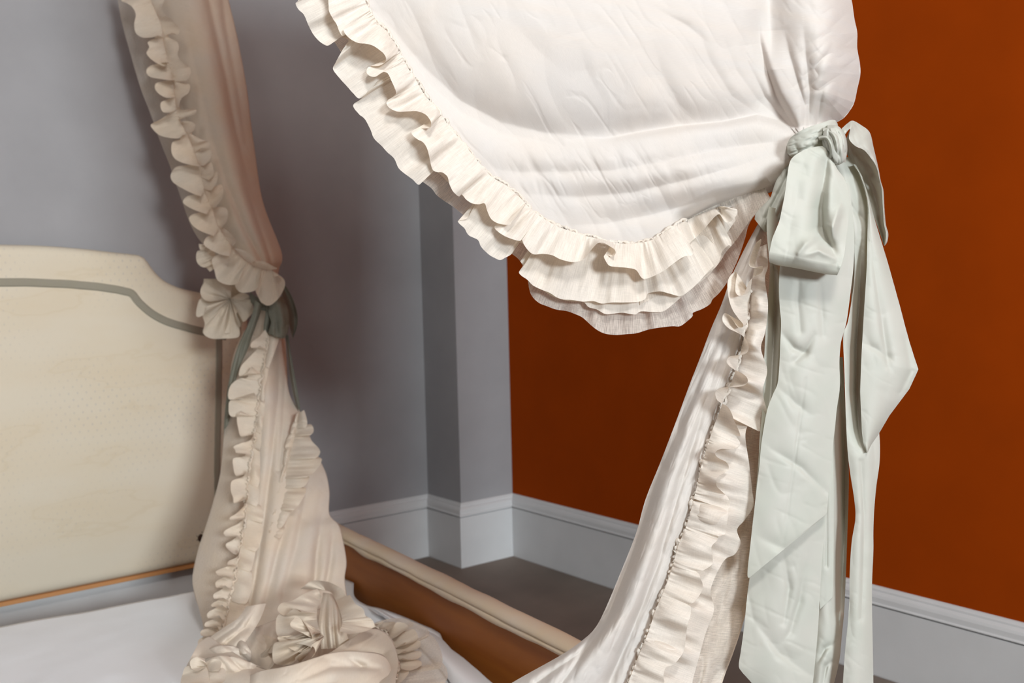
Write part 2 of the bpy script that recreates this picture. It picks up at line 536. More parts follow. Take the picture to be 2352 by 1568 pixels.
# side rail: board with a padded, welted top
ra = onZ(700, 1173, ZRAIL); rb = onZ(1350, 1490, ZRAIL)
dr = (rb - ra); dr[2] = 0; L0 = np.linalg.norm(dr); dr /= L0
ra = ra + dr * ((YH - ra[1]) / dr[1])
nrm = np.array([dr[1], -dr[0], 0.0])             # towards the inside of the bed
if nrm[0] > 0: nrm = -nrm
LR = (YH - 1.02) / -dr[1]
rail = box('side_rail', (0, 0, 0), (1, 1, 1), WOODR, bed)
rail['label'] = 'brown wooden side board'
bm = bmesh.new()
prof = [(.004, ZRAIL - .030), (.004, .105), (.001, .10), (-.022, .10), (-.025, .105), (-.025, ZRAIL - .030)]
rr_ = []
for s in (0, LR):
    rr_.append([bm.verts.new(ra + dr * s + nrm * o + np.array([0, 0, z - ra[2]])) for o, z in prof])
for j in range(len(prof)):
    k = (j + 1) % len(prof)
    bm.faces.new((rr_[0][j], rr_[1][j], rr_[1][k], rr_[0][k]))
bm.faces.new(rr_[0]); bm.faces.new(list(reversed(rr_[1])))
bmesh.ops.recalc_face_normals(bm, faces=bm.faces[:])
bm.to_mesh(rail.data); bm.free()
# padded top: rounded roll with a sewn groove on the inner side
pr = [(.012, -.052), (.018, -.049), (.0215, -.042), (.0225, -.034), (.0205, -.0285), (.0175, -.0268), (.0215, -.0245), (.0245, -.018), (.0225, -.008), (.016, -.001),
      (.006, .003), (-.006, .004), (-.018, .001), (-.027, -.008), (-.031, -.020), (-.031, -.036), (-.027, -.048), (-.018, -.052)]
ns = 220
P = np.zeros((ns, len(pr), 3))
s = np.linspace(-.0, LR, ns)
for j, (o, z) in enumerate(pr):
    z = z * .70
    zz = z + vnoise(s * 14, s * 0 + j * .25, 3) * .003 + (vnoise(s * 9 + 4, s * 0, 8) * .010 if j in (0, 1, 2, 16, 17) else 0)
    oo = o + vnoise(s * 11 + 20, s * 0 + j * .25, 4) * .003
    P[:, j] = ra + dr * s[:, None] + nrm * oo[:, None] + np.array([0, 0, 1]) * zz[:, None]
pad = gridmesh('padded_top', P, RAILC, rail, cv=True)
pad['label'] = 'cream padded rail top with sewn welt'
# slatted base carrying the cover
ZC = .30 * SC
leftx = 2 * xc - right
bm = bmesh.new()
q = [onZ(-60, 1419, ZC), onZ(440, 1336, ZC)]
yb = float(np.mean([p[1] for p in q])) - .01
base = box('slat_base', (leftx + .035, 1.35, ZC - .07), (1.12, yb - .2, ZC - .012), WOODR, bed, .004)
for x, y in ((leftx + .09, 1.45), (1.07, 1.45), (leftx + .09, yb - .26), (1.07, yb - .26)):
    box('leg', (x - .03, y - .03, 0), (x + .03, y + .03, ZC - .07), WOODR, bed, .004)

# white cover over the base
redge = [(770, 1296), (800, 1322), (812, 1338), (814, 1372), (838, 1392), (870, 1402), (930, 1424), (985, 1443), (1008, 1454), (1018, 1474), (1030, 1488), (1075, 1520), (1128, 1568), (1190, 1620), (1260, 1690)]
re_ = cr([onZ(x, y, ZC + .004)[:2] for x, y in redge], 90)
re_[:, 0] = np.minimum(re_[:, 0], [1.0 * (ra + dr * ((yy - ra[1]) / dr[1]))[0] - .012 for yy in re_[:, 1]])
le = lin([(leftx + .01, yb), (leftx + .01, re_[-1, 1])], 90)
bk = lin([(leftx + .01, yb), (re_[0, 0], yb - .05)], 90)
nv = 140
P = np.zeros((90, nv, 3))
for j in range(nv):
    v = j / (nv - 1)
    P[:, j, :2] = le * (1 - v) + re_ * v
X, Y = P[..., 0], P[..., 1]
P[..., 2] = ZC + crumple(X * 1000, Y * 1000, 190, 70, 2.5, 21, 2) * .0035 + crumple(X * 1000, Y * 1000, 60, 20, 2.0, 31, 2) * .0009
edge = np.clip((np.arange(nv) / (nv - 1) - .93) / .07, 0, 1)
P[..., 2] += (edge ** 2 * .012)[None] * np.clip(vnoise(Y * 7, X * 0, 4) + .7, 0, 2)
# turned-down rim gives the cover its thickness
low = P[:, -1:].copy(); low[..., 2] -= .03; low[..., 0] -= .01
lft = P[:, :1].copy(); lft[..., 2] -= .03
P = np.concatenate([lft, P, low], 1)
bkr = P[:1].copy(); bkr[..., 2] -= .035; bkr[..., 1] += .002
P = np.concatenate([bkr, P], 0)
cov = gridmesh('bed_cover', P, COVER)
cov['label'] = 'smooth white cloth cover lying flat inside the bed frame below the headboard'
cov['category'] = 'bed cover'
fp = lin([(842, 1395), (872, 1407), (905, 1416)], 40)
L = cr([(846, 1394), (885, 1420), (930, 1455), (980, 1500), (1030, 1560), (1060, 1620)], 50)
Rr = cr([(880, 1403), (930, 1430), (1003, 1458), (1050, 1503), (1128, 1570), (1190, 1640)], 50)
P = np.zeros((50, 24, 3))
for j in range(24):
    v = j / 23
    q = L * (1 - v) + Rr * v
    zz = ZC + .012 + .026 * math.sin(math.pi * v) ** .8 - .008 * v
    P[:, j] = W(q[:, 0], q[:, 1], dZ(q[:, 0], q[:, 1], zz))
flap = gridmesh('folded_flap', P, COVER, cov)
flap['label'] = 'raised white fold along the right edge'

# ------------------------------------------------------------------ cloth builders


def sheet(name, L, R, mat, parent, nu=120, nv=40, prof=None, curve=cr, back=0.0, extra=None, ret=False, zmin=None):
    """cloth lofted between two edge curves of (px, py, distance); prof(u, v, x, y) adds depth in metres; back closes it behind"""
    L = curve(L, nu); R = curve(R, nu)
    v = np.linspace(0, 1, nv)
    A = L[:, None, :] * (1 - v)[None, :, None] + R[:, None, :] * v[None, :, None]
    u = np.linspace(0, 1, nu)[:, None] * np.ones((1, nv)); V = np.ones((nu, 1)) * v[None]
    d = A[..., 2] + (prof(u, V, A[..., 0], A[..., 1]) if prof else 0)
    def lay(x, y, d, lift=0.0):              # cloth that comes down on the cover lies on it
        if zmin is None: return d
        q = dZ(x, y, zmin + lift)
        return np.where(q > 0, np.minimum(d, q), d)
    d = lay(A[..., 0], A[..., 1], d, .006)
    P = W(A[..., 0], A[..., 1], d)
    if back:
        B = A[:, ::-1][:, 1:-1]
        vb = V[:, ::-1][:, 1:-1]
        P2 = W(B[..., 0], B[..., 1], lay(B[..., 0], B[..., 1], B[..., 2] + back * np.sin(np.pi * vb) ** .7))
        P = np.concatenate([P, P2], 1)
    if ret: return P
    return gridmesh(name, P, mat, parent, cv=bool(back), extra=extra)


def smooth1(a, k):
    if k < 2: return a
    w = np.hanning(k + 2)[1:-1]; w /= w.sum()
    return np.convolve(np.pad(a, k, mode='edge'), w, 'same')[k:-k]


def ruffle(name, G, E, mat, parent, gd, width, kd=.45, off=0.0, ns=700, nv=18, puff=.006, pucker=.0025, seed=0, sm=61, pxm=.00067):
    """gathered frill: G is the sewn line (px), E its free edge as it is seen folded (px, optional extra depth);
    the strip has one true width, so where the edge comes close to the seam the cloth stands out from it"""
    G = cr([(p[0], p[1]) for p in G], 600)
    Gd = gd(G[:, 0], G[:, 1])
    E = cr([(p[0], p[1], p[2] if len(p) > 2 else 0.0) for p in E], ns)
    idx = np.array([np.argmin((G[:, 0] - e[0]) ** 2 + (G[:, 1] - e[1]) ** 2) for e in E], float)
    idx = np.maximum.accumulate(smooth1(idx, sm))
    k = np.arange(600.)
    gx = np.interp(idx, k, G[:, 0]); gy = np.interp(idx, k, G[:, 1]); gz = np.interp(idx, k, Gd)
    p = np.hypot(E[:, 0] - gx, E[:, 1] - gy)
    lift = smooth1(np.sqrt(np.clip(width ** 2 - p ** 2, 0, None)), 9) * pxm * kd
    v = np.linspace(0, 1, nv) ** 1.15
    A = np.zeros((ns, nv, 3))
    for c, (g, e) in enumerate(((gx, E[:, 0]), (gy, E[:, 1]))):
        A[..., c] = g[:, None] * (1 - v) + e[:, None] * v
    s = np.r_[0, np.cumsum(np.hypot(np.diff(gx), np.diff(gy)))]
    es = np.r_[0, np.cumsum(np.hypot(np.diff(E[:, 0]), np.diff(E[:, 1])))]
    dep = gz + off
    D = dep[:, None] + (E[:, 2] - lift)[:, None] * (v ** 1.3)[None] - puff * np.sin(np.pi * v ** .8)[None] * (0.6 + 1.2 * vnoise(es / 26, es * 0 + seed, seed))[:, None]
    ga = np.exp(-v / .11) * (1 - np.exp(-v / .03))
    D = D + pucker * ga[None] * (np.sin(es / 3.6 + 7 * vnoise(es / 19, es * 0, seed + 3)) * (.5 + vnoise(es / 30, es * 0, seed + 4)))[:, None] * 1.6
    D = D + (vnoise(es / 30, es * 0 + 3, seed + 7)[:, None] * (v * (1.25 - v) * 3)[None]) * .014 + (vnoise(es / 13, es * 0 + 3, seed + 8)[:, None] * (np.exp(-v / .3) * v * 4)[None]) * .006
    return gridmesh(name, W(A[..., 0], A[..., 1], D), mat, parent)


def wavy(name, G, E, mat, parent, gd, per=40, amp=.02, off=0.0, ns=900, nv=16, seed=0, tang=.3, puff=.01, sink=.25):
    """gathered frill between a sewn line and a traced outline: soft tongues of uneven length, each lapping over the next"""
    rs = np.random.RandomState(seed)
    N = 1200
    G = cr([(p[0], p[1]) for p in G], N); E = cr([(p[0], p[1]) for p in E], N)
    s = np.r_[0, np.cumsum(np.hypot(np.diff(E[:, 0]), np.diff(E[:, 1])))]
    pts = []
    a = -rs.rand() * per * .3
    while a < s[-1]:
        L = per * (.55 + .95 * rs.rand()); big = .85 + .3 * rs.rand(); tw = rs.rand()
        for f, r, z in ((.06, .52, .9), (.02, .80, .55), (.10, .98, .1), (.30, 1.04, -.35), (.58, 1.05, -.6), (.86, 1.02, -.9), (1.06, .93, -1.0), (1.14 + .1 * tw, .74, -.5), (1.08, .50, .7)):
            pts.append((a + f * L, r * (big if r > .7 else 1), z * amp * (.7 + .6 * rs.rand())))
        a += L
    pts = np.array(pts)
    q = cr(np.c_[pts[:, 0], pts[:, 1] * per, pts[:, 2]], ns)
    f = np.clip(q[:, 0], 0, s[-1]); r = q[:, 1] / per; dz = q[:, 2]
    k = f / s[-1] * (N - 1)
    ii = np.arange(N)
    km = smooth1(k, 31)
    ex = np.interp(k, ii, E[:, 0]); ey = np.interp(k, ii, E[:, 1])
    gx = np.interp(km, ii, G[:, 0]); gy = np.interp(km, ii, G[:, 1])
    r = 1 + (r - 1) * (sink / .25 * .7 + .3)
    v = np.linspace(0, 1, nv)
    X = gx[:, None] + (ex - gx)[:, None] * (r[:, None] * v[None]); Y = gy[:, None] + (ey - gy)[:, None] * (r[:, None] * v[None])
    D = gd(gx, gy)[:, None] + off + dz[:, None] * (v ** 1.2)[None] - puff * np.sin(np.pi * v)[None] * (.7 + 1.2 * vnoise(k / 40, k * 0, seed + 2))[:, None]
    es = np.arange(ns) * 1.0
    D = D + .0025 * np.sin(es / 3.1 + 6 * vnoise(es / 30, es * 0, seed))[:, None] * (np.exp(-v / .15) * v * 8)[None]
    return gridmesh(name, W(X, Y, D), mat, parent)


def lobes(groups, sc, ox, oy, d=.014):
    """free edge from separately traced tongues; every tongue starts under the one before and ends lifted"""
    out = []
    for g in groups:
        n = len(g)
        for i, (x, y) in enumerate(g):
            f = i / (n - 1)
            out.append((ox + x / sc, oy + y / sc, d * (1.0 - 2.0 * f) if i else d * 1.6))
    return out


def cord(name, G, gd, mat, parent, r=.0028, off=-.004, bead=13, seed=0, n=None):
    """little twisted puckers along a sewn line"""
    G0 = np.array([(p[0], p[1]) for p in G], float)
    Ln = np.sum(np.hypot(*np.diff(G0, axis=0).T))
    n = n or int(Ln / 1.6)
    G = cr(G0, n)
    s = np.linspace(0, Ln, n)
    ph = s / bead * 2 * np.pi + 14 * vnoise(s / 31, s * 0, seed)
    t = np.gradient(G, axis=0); t /= np.linalg.norm(t, axis=1)[:, None]
    nn = np.stack([-t[:, 1], t[:, 0]], 1)
    c = G + nn * (2.4 * np.sin(ph) + 7 * vnoise(s / 12, s * 0 + 2, seed + 1))[:, None] + t * (2.2 * np.cos(ph))[:, None]
    d = gd(c[:, 0], c[:, 1]) + off
    P0 = W(c[:, 0], c[:, 1], d)
    T = np.gradient(P0, axis=0); T /= np.linalg.norm(T, axis=1)[:, None]
    Bn = np.cross(T, F_); Bn /= np.linalg.norm(Bn, axis=1)[:, None]
    Cn = np.cross(T, Bn)
    rad = r * (.85 + .28 * np.sin(ph) + .9 * vnoise(s / 7, s * 0, seed + 4))
    an = np.linspace(0, 2 * np.pi, 9)[:-1]
    P = P0[:, None] + (Bn[:, None] * np.cos(an)[None, :, None] + Cn[:, None] * np.sin(an)[None, :, None]) * rad[:, None, None]
    return gridmesh(name, P, mat, parent, cv=True)


# ================================================================== front curtain
D0 = 1.60
GA = [(800, -75), (822, -35), (838, 0), (845.6, 17), (859, 38), (870, 55.5), (887.7, 71), (897, 86), (908.7, 103), (916, 118.6), (928, 139.7), (939, 158.8), (951, 176), (966.4, 203),
      (980, 224), (1000, 243), (1012, 262), (1027.7, 283), (1046.8, 308), (1068, 333), (1087, 358), (1107, 381), (1130, 406), (1162.6, 426), (1191, 450), (1212.4, 473), (1235, 492), (1258, 507),
      (1283, 520.7), (1325.4, 535), (1352, 543), (1394, 552), (1419, 558), (1444, 559.5), (1461.7, 558), (1490, 553), (1511.6, 543), (1533, 529), (1552.7, 517), (1578, 505)]
LOW = [(1842, 384), (1826, 396), (1802, 414), (1780, 437), (1735, 452), (1690, 462), (1648, 471), (1612, 488), (1578, 505)]
RGT = [(1920, 282), (1938, 271), (1952, 254), (1962, 236), (1969, 205), (1976, 172), (1975, 145), (1969, 110), (1969, 75), (1963, 45), (1958, 10), (1955, -10), (1950, -90)]
TIE = [(1842, 384), (1836, 350), (1834, 322), (1842, 304), (1860, 292), (1890, 286), (1920, 282)]

# folds radiating from the tie: polyline (x, y, depth), widths on either side
FOLDS = [
    ([(1822, 296, .020), (1790, 276, .034), (1740, 262, .040), (1660, 278, .042), (1560, 288, .042), (1480, 300, .034), (1390, 316, .016), (1300, 318, .0)], 40, 11),
    ([(1560, 291, .0), (1400, 316, .020), (1250, 304, .030), (1150, 280, .030), (1060, 232, .028), (975, 155, .024), (912, 78, .016), (860, 0, .006)], 48, 34),
    ([(1400, 350, .0), (1280, 334, .008), (1150, 306, .012), (1060, 260, .012), (985, 190, .008), (930, 110, .0)], 22, 26),
    ([(1815, 322, .008), (1740, 330, .016), (1640, 345, .018), (1520, 372, .014), (1400, 392, .012), (1290, 394, .012), (1190, 396, .010), (1110, 384, .0)], 22, 18),
    ([(1814, 342, .006), (1700, 380, .014), (1580, 412, .014), (1450, 442, .013), (1330, 452, .010), (1230, 446, .006), (1180, 440, .0)], 26, 16),
    ([(1806, 392, .002), (1720, 432, .010), (1620, 458, .012), (1500, 492, .012), (1390, 514, .010), (1300, 518, .0)], 24, 14),
    ([(1762, -90, .050), (1766, 0, .050), (1770, 70, .046), (1772, 120, .020), (1776, 160, .0)], 32, 34),
    ([(1738, 20, .0), (1746, 100, .024), (1760, 160, .036), (1782, 220, .036), (1806, 262, .026), (1826, 292, .016)], 40, 9),
    ([(1800, 60, .0), (1812, 120, .010), (1832, 190, .014), (1848, 240, .014), (1846, 288, .012)], 16, 9),
    ([(1846, 60, .002), (1852, 140, .012), (1859, 210, .022), (1858, 288, .018)], 10, 15),
    ([(1895, 185, .002), (1884, 232, .012), (1876, 286, .014)], 12, 9),
    ([(1928, 210, .002), (1910, 250, .010), (1898, 284, .012)], 13, 10),
    ([(1700, 60, .0), (1716, 140, .008), (1756, 222, .016), (1814, 290, .012)], 24, 10),
    ([(1660, 80, .0), (1690, 160, .008), (1740, 230, .010), (1800, 282, .004)], 22, 12),
    ([(1590, 30, .0), (1630, 140, .008), (1680, 220, .010), (1740, 262, .004)], 34, 16),
    ([(1500, 90, .0), (1520, 170, .008), (1560, 240, .008), (1600, 276, .0)], 30, 18),
    ([(1330, 90, .0), (1345, 160, .007), (1400, 260, .0)], 40, 20),
    ([(1490, 10, .0), (1580, 60, .006), (1640, 110, .0)], 20, 10),
    ([(1150, 20, .0), (1230, 110, .006), (1330, 200, .0)], 40, 30),
]


def panel_depth(x, y, fine=True):
    x = np.asarray(x, float); y = np.asarray(y, float)
    d = D0 - .045 * np.exp(-(((x - 1330) / 420) ** 2 + ((y - 60) / 260) ** 2)) - .03 * np.exp(-(((x - 1560) / 230) ** 2 + ((y - 395) / 70) ** 2))
    d = d - .035 * np.exp(-(((x - 1890) / 70) ** 2 + ((y - 110) / 150) ** 2)) - .02 * np.clip((1500 - x) / 700, 0, 1)
    for P, wl, wr in FOLDS:
        dist, amp, tt = pl_dist(x, y, P)
        w = np.where(dist < 0, wr, wl)
        end = np.clip(np.minimum(tt, 1 - tt) / .04, 0, 1)
        d = d + amp * .62 * np.exp(-np.abs(dist / w) ** 1.5)
    e, _, _ = pl_dist(x, y, RGT)
    d = d + .075 * np.clip(1 - np.abs(e) / 95, 0, 1) ** 2.2
    e, _, _ = pl_dist(x, y, LOW)
    d = d + .05 * np.clip(1 - np.abs(e) / 40, 0, 1) ** 2.2
    if fine:
        far = np.clip(np.hypot(x - 1840, y - 300) / 260, 0, 1)
        d = d + crumple(x, y, 110, 64, 2.4, 11, 2) * .0042 * far
        d = d + np.clip(crumple(x, y, 46, 56, 3.0, 17, 2) - .32, 0, 1) * .0024 * far
        roll = np.exp(-(((y - 400 - (1500 - x) * .05) / 70) ** 2)) * np.clip((1700 - x) / 150, 0, 1) * np.clip((x - 1080) / 120, 0, 1)
        d = d + np.clip(crumple(x, y, 30, 62, 2.4, 23, 2) - .1, -.1, 1) * .0027 * roll
        puffm = np.exp(-(((x - 1905) / 65) ** 2 + ((y - 130) / 130) ** 2))
        d = d + crumple(x, y, 48, -40, 1.7, 41, 2) * .0085 * puffm
    return d


fc = thing('bed_curtain', 'large white linen bed curtain in the foreground, swagged and ruffle-edged, tied at right', 'curtain', W(1850, 320, D0))
nu, nv = 420, 560
c0 = cr(LOW, nu); c1 = cr(RGT, nu); d0 = cr(TIE, nv)
outer = np.vstack([cr(GA, 420)[::-1], lin([(800, -75), (1370, -92), (1950, -90)], 200)[1:]])
d1 = resample(outer, nv)
u = np.linspace(0, 1, nu)[:, None, None]; v = np.linspace(0, 1, nv)[None, :, None]
# reparametrise the outer edge so rows fan evenly
S = (1 - v) * c0[:, None] + v * c1[:, None] + (1 - u) * d0[None] + u * d1[None] - ((1 - u) * (1 - v) * d0[0] + (1 - u) * v * d0[-1] + u * (1 - v) * d1[0] + u * v * d1[-1])
S[..., 0] = np.clip(S[..., 0], 700, 1990)
P = W(S[..., 0], S[..., 1], panel_depth(S[..., 0], S[..., 1]))
dr_ = gridmesh('drape', P, LINEN, fc)
ux = np.linspace(0, 1, 200)
rowx = [(760, 1950, -72), (700, 1950, -200), (640, 1955, -420), (560, 1960, -700), (500, 1962, -1050)]
NH = 160
Q = np.zeros((NH, 200, 3)); rows_ = cr([(r[0], r[2], r[1]) for r in rowx], NH)
for k in range(NH):
    xs = rows_[k, 0] * (1 - ux) + rows_[k, 2] * ux
    ys = rows_[k, 1] + 0 * ux
    f = k / (NH - 1)
    dd = panel_depth(xs, np.maximum(ys, -90), False) + f * .03 * np.sin(xs / 38 + 2 * vnoise(xs / 90, xs * 0, 3)) + .004 * (1 - f)
    dd = dd + crumple(xs, ys, 110, 64, 2.4, 11, 2) * .0042 + np.clip(crumple(xs, ys, 46, 56, 3.0, 17, 2) - .32, 0, 1) * .0024
    Q[k] = W(xs, ys, dd)
ex_ = gridmesh('heading', Q, LINEN, fc)
ex_['label'] = 'gathered cloth rising above the swag'
dr_['label'] = 'smooth white upper panel with folds running to the tie'


def gdA(x, y): return panel_depth(x, y, False) - .002


EA = [(742, -60), (752, -20), (754.7, 11.5), (755.7, 25), (764, 42), (773, 55.5), (779.6, 72.7), (787, 83, .006), (795, 76, .012), (789, 66, .004), (792, 76.5), (805.4, 90), (822.6, 98.5), (840, 100.4), (857, 105), (872, 115), (882, 124), (886.7, 134),
      (884, 143.5, .004), (870.5, 151, .012), (851, 152, .014), (842.7, 159, .008), (842.7, 168), (851, 175), (862.8, 176), (872, 170), (882, 165), (891.5, 170), (899, 185.6), (907, 203), (909.7, 214, .004), (905, 220, .01), (891.5, 229.6, .01), (887.7, 237), (893.4, 247), (908.7, 255),
      (920, 256.5), (940, 255.6), (958.8, 255.6), (976, 262), (985.6, 272), (990.4, 283), (987.5, 293, .006), (972, 295, .014), (955, 296, .014), (945.4, 302, .006), (947.3, 310), (958.8, 319.7), (972, 327), (980.8, 340.7), (985.6, 358), (989.4, 377), (995, 391), (1004.7, 395), (1016, 396), (1027.7, 405.7),
      (1032.4, 423), (1041, 440), (1054, 451, .004), (1060, 446, .008), (1071.7, 459), (1085, 467), (1099.5, 469), (1113, 467), (1118.6, 482.4), (1126, 499.7), (1137.7, 510), (1153, 515), (1169, 516), (1172, 510, .01), (1150, 511, .018), (1136, 520, .01), (1141.6, 530), (1158.8, 541.7), (1178, 549.4), (1194, 553, .004),
      (1200, 548, .008), (1199.5, 551), (1202.8, 560), (1212.4, 574), (1225.8, 583.8), (1246.8, 582.9), (1267.8, 585.8), (1285, 594.4), (1300, 599), (1314, 601.6), (1331, 599.7), (1344.5, 592), (1354, 578.6), (1363.7, 567), (1373, 558.5, -.004), (1386.6, 557.6, -.006), (1400, 565, -.004), (1411.5, 573), (1414, 582),
      (1405.8, 589, .01), (1392, 585, .014), (1387, 588, .006), (1390.4, 597.7), (1400, 610), (1419, 613), (1442, 615), (1461, 620), (1471.4, 635), (1481, 640.6), (1503, 633), (1526.7, 620), (1552.7, 600.5), (1572.3, 588.5), (1589.6, 586), (1591.8, 572), (1580, 566, .006),
      (1586, 556, .012), (1604, 540, .01), (1620, 522.4), (1641.6, 498), (1652.5, 492), (1659, 500.7), (1667.7, 510.5), (1680.7, 507), (1692.6, 492), (1692.6, 481, .004), (1682.8, 478, .012), (1662, 473, .02)]
GB = GA[:-1] + [(1578, 505), (1612, 490), (1650, 474)]
ra_ = ruffle('ruffle', GB, EA, VOILE, fc, gdA, 116, kd=.5, off=-.010, ns=1100, seed=2, puff=.007)
ra_['label'] = 'short cream top ruffle along the swag'
EB = [(690, -60), (690, -15), (684, 2), (679, 8), (685, 21), (698, 34), (708, 57), (719, 78), (732.7, 94), (748, 104), (757.6, 103), (765, 96, .01), (782, 86, .02), (800, 92, .012), (793, 105), (782.4, 122), (770, 145), (765, 158.8), (778.6, 178), (797.7, 199), (811, 214), (826.4, 226, .004), (848, 208, .014), (866, 186, .012),
      (862, 194), (851, 203), (840, 216), (828, 228), (811, 242), (824.5, 262), (838, 273.6), (851, 298), (859, 317.7), (876.5, 335), (890, 350), (905, 363.7), (914.8, 384.7), (926, 396), (947, 411.5), (960.7, 424), (970, 417), (988, 392, .012), (1010, 400, .02), (1050, 440, .02), (1085, 470, .012),
      (1082, 486), (1074, 500), (1062, 505), (1051.7, 507), (1055.5, 514), (1067, 524.5), (1076.5, 540), (1097.6, 551), (1105, 566.6), (1122.4, 584), (1137.7, 593), (1149, 597), (1160.7, 591.5), (1176, 582), (1193, 557, .01), (1210, 570, .02), (1220, 583, .012), (1210, 600), (1200, 614), (1192, 625), (1199, 634), (1210.6, 641.7),
      (1224, 655), (1243, 664.7), (1262, 672), (1279.5, 683), (1294.8, 687.7), (1314, 688.6), (1338.8, 692.4), (1363.7, 691.5), (1382.8, 697), (1405.8, 694.4), (1428.7, 694.4), (1463, 693.4), (1481, 687), (1485.5, 678.5, .006), (1490, 673, .01), (1516, 669), (1537.6, 674), (1561.4, 679.6), (1578.8, 671), (1604.8, 648), (1620, 631), (1646, 611), (1655, 592), (1659, 577),
      (1673, 563.6), (1679.6, 564.7), (1678.5, 550.6), (1664, 545, .008), (1680, 520, .014), (1692, 500, .016), (1684, 482, .018)]
rb_ = ruffle('ruffle', GB, EB, VOILE, fc, gdA, 178, kd=.22, off=.004, ns=1100, seed=5, puff=.010, sm=91)
rb_['label'] = 'longer cream under-ruffle along the swag'
EM = [(1195, 600), (1250, 668), (1300, 690), (1338, 693), (1352, 705), (1371, 710.6), (1390.4, 721), (1409.6, 720), (1430.6, 718), (1457.4, 722), (1472.7, 715), (1503, 716.5), (1524.6, 714), (1544, 700), (1565, 682), (1600, 650), (1640, 610)]
rm = ruffle('ruffle', [(1150, 420), (1212, 473), (1283, 521), (1352, 543), (1444, 560), (1512, 543), (1578, 505)], EM, VOILE, fc, gdA, 185, kd=.15, off=.012, ns=400, seed=8, puff=.006, sm=61)
rm['label'] = 'third cream frill showing at the bottom of the swag'
EC = [(700, -70), (710, 0), (735, 60), (767, 96), (774.8, 107), (783.4, 120), (800, 150), (820, 200), (850, 260), (880, 320), (915, 370), (950, 405), (970, 417), (991, 432.5), (1002.8, 447.8), (1020, 461), (1041, 474.6), (1057.4, 488), (1071.7, 499), (1100, 520), (1140, 555), (1176, 583), (1191, 595), (1201, 611), (1208, 630), (1212.5, 644), (1215.4, 663),
      (1222, 680), (1237.4, 695), (1256.5, 703), (1277.6, 710.6), (1302.4, 714.4), (1323.5, 722), (1338.8, 729.7), (1358, 747), (1373, 758.4), (1390, 766), (1415, 769), (1440, 767), (1461.7, 765), (1490, 756.6), (1516, 752), (1544, 749), (1561.4, 749), (1576.6, 739), (1590.7, 726), (1592, 718), (1613.5, 709), (1630.8, 698), (1637, 687), (1652.5, 672), (1670, 648), (1685, 618),
      (1698, 587.4), (1711, 548.4), (1720, 516), (1737, 490), (1756, 474), (1776, 462)]
GC = GB[:-3] + [(1552, 517), (1600, 490), (1660, 462), (1720, 440), (1770, 420)]
rc_ = ruffle('sheer_lining', GC, EC, SHEER, fc, gdA, 240, kd=.04, off=.022, ns=900, nv=24, seed=9, puff=.004, sm=121)
rc_['label'] = 'see-through voile lining hanging below the ruffles'
ED = [(1470, 700), (1510, 680), (1550, 672), (1580, 668), (1618, 640), (1650, 606), (1668, 578), (1684, 560), (1706, 530), (1730, 497), (1752, 478), (1774, 463)]
rd_ = ruffle('sheer_lining', [(1470, 540), (1533, 525), (1600, 488), (1660, 460), (1720, 438), (1770, 420)], ED, SHEER, fc, gdA, 200, kd=.05, off=.012, ns=300, nv=20, seed=12, puff=.004, sm=61)
cord('gathering_cord', GA, gdA, VOILE, fc, r=.0030, off=-.006, seed=1)['label'] = 'puckered gathering line along the swag'

# ---- tail of the front curtain, below the tie
def dT(y):                                     # the tail hangs, then sweeps forward into the bed
    return D0 + .035 - .00005 * np.clip(np.asarray(y, float) - 600, 0, None)


LT = [(1800, 430), (1765, 475), (1738, 519.5), (1718, 556), (1699, 594), (1678, 640), (1657.5, 698), (1632.7, 756), (1607.8, 822), (1583.6, 884), (1553, 967), (1518, 1058.5), (1483, 1145.8), (1461, 1224), (1426.5, 1311.6), (1391.6, 1395), (1368, 1440), (1340, 1468), (1290, 1503), (1180, 1565), (1060, 1640)]
GT = [(1800, 440), (1775, 490), (1752, 545), (1736, 600), (1724, 664.6), (1715.6, 739), (1703, 800), (1690, 850), (1668, 905), (1649, 954), (1636, 988.7), (1614, 1058.5), (1601, 1115), (1588, 1167.6), (1574.9, 1211), (1557, 1255), (1544, 1303), (1527, 1351), (1505, 1403), (1487.6, 1455.6), (1465.8, 1508), (1444, 1564.6), (1415, 1640)]
tail_folds = [
    ([(1778, 470, .004), (1700, 640, .012), (1640, 800, .012), (1570, 960, .012), (1500, 1120, .012), (1448, 1280, .014), (1392, 1430, .016), (1290, 1568, .016)], 10, 14),
    ([(1770, 480, .002), (1690, 700, .010), (1640, 860, .012), (1598, 1000, .014), (1560, 1100, .016), (1520, 1250, .018), (1470, 1400, .022), (1400, 1568, .024)], 12, 16),
    ([(1610, 950, .002), (1580, 1060, .012), (1545, 1180, .010), (1510, 1300, .012), (1440, 1480, .01), (1400, 1560, .01)], 8, 12),
    ([(1530, 1040, .0), (1490, 1160, .012), (1450, 1280, .01), (1400, 1400, .012), (1330, 1500, .015), (1230, 1568, .015)], 9, 14),
]


def tail_prof(u, v, x, y):
    d = -.035 * np.sin(np.pi * v) * (.5 + u)
    for P, wl, wr in tail_folds:
        dist, amp, _ = pl_dist(x, y, P)
        d = d + amp * .8 * np.exp(-np.abs(dist / np.where(dist < 0, wr, wl)) ** 1.5)
    d = d + crumple(x, y, 26, 112, 3.5, 61, 3) * .0035
    return d


LT3 = [(x, y, float(dT(y))) for x, y in LT]; GT3 = [(x, y, float(dT(y)) - .01) for x, y in GT]
tl = sheet('tail', LT3, GT3, LINEN, fc, 320, 110, tail_prof)
tl['label'] = 'white lower length of cloth falling from the tie'


def gdT(x, y): return dT(y) - .014


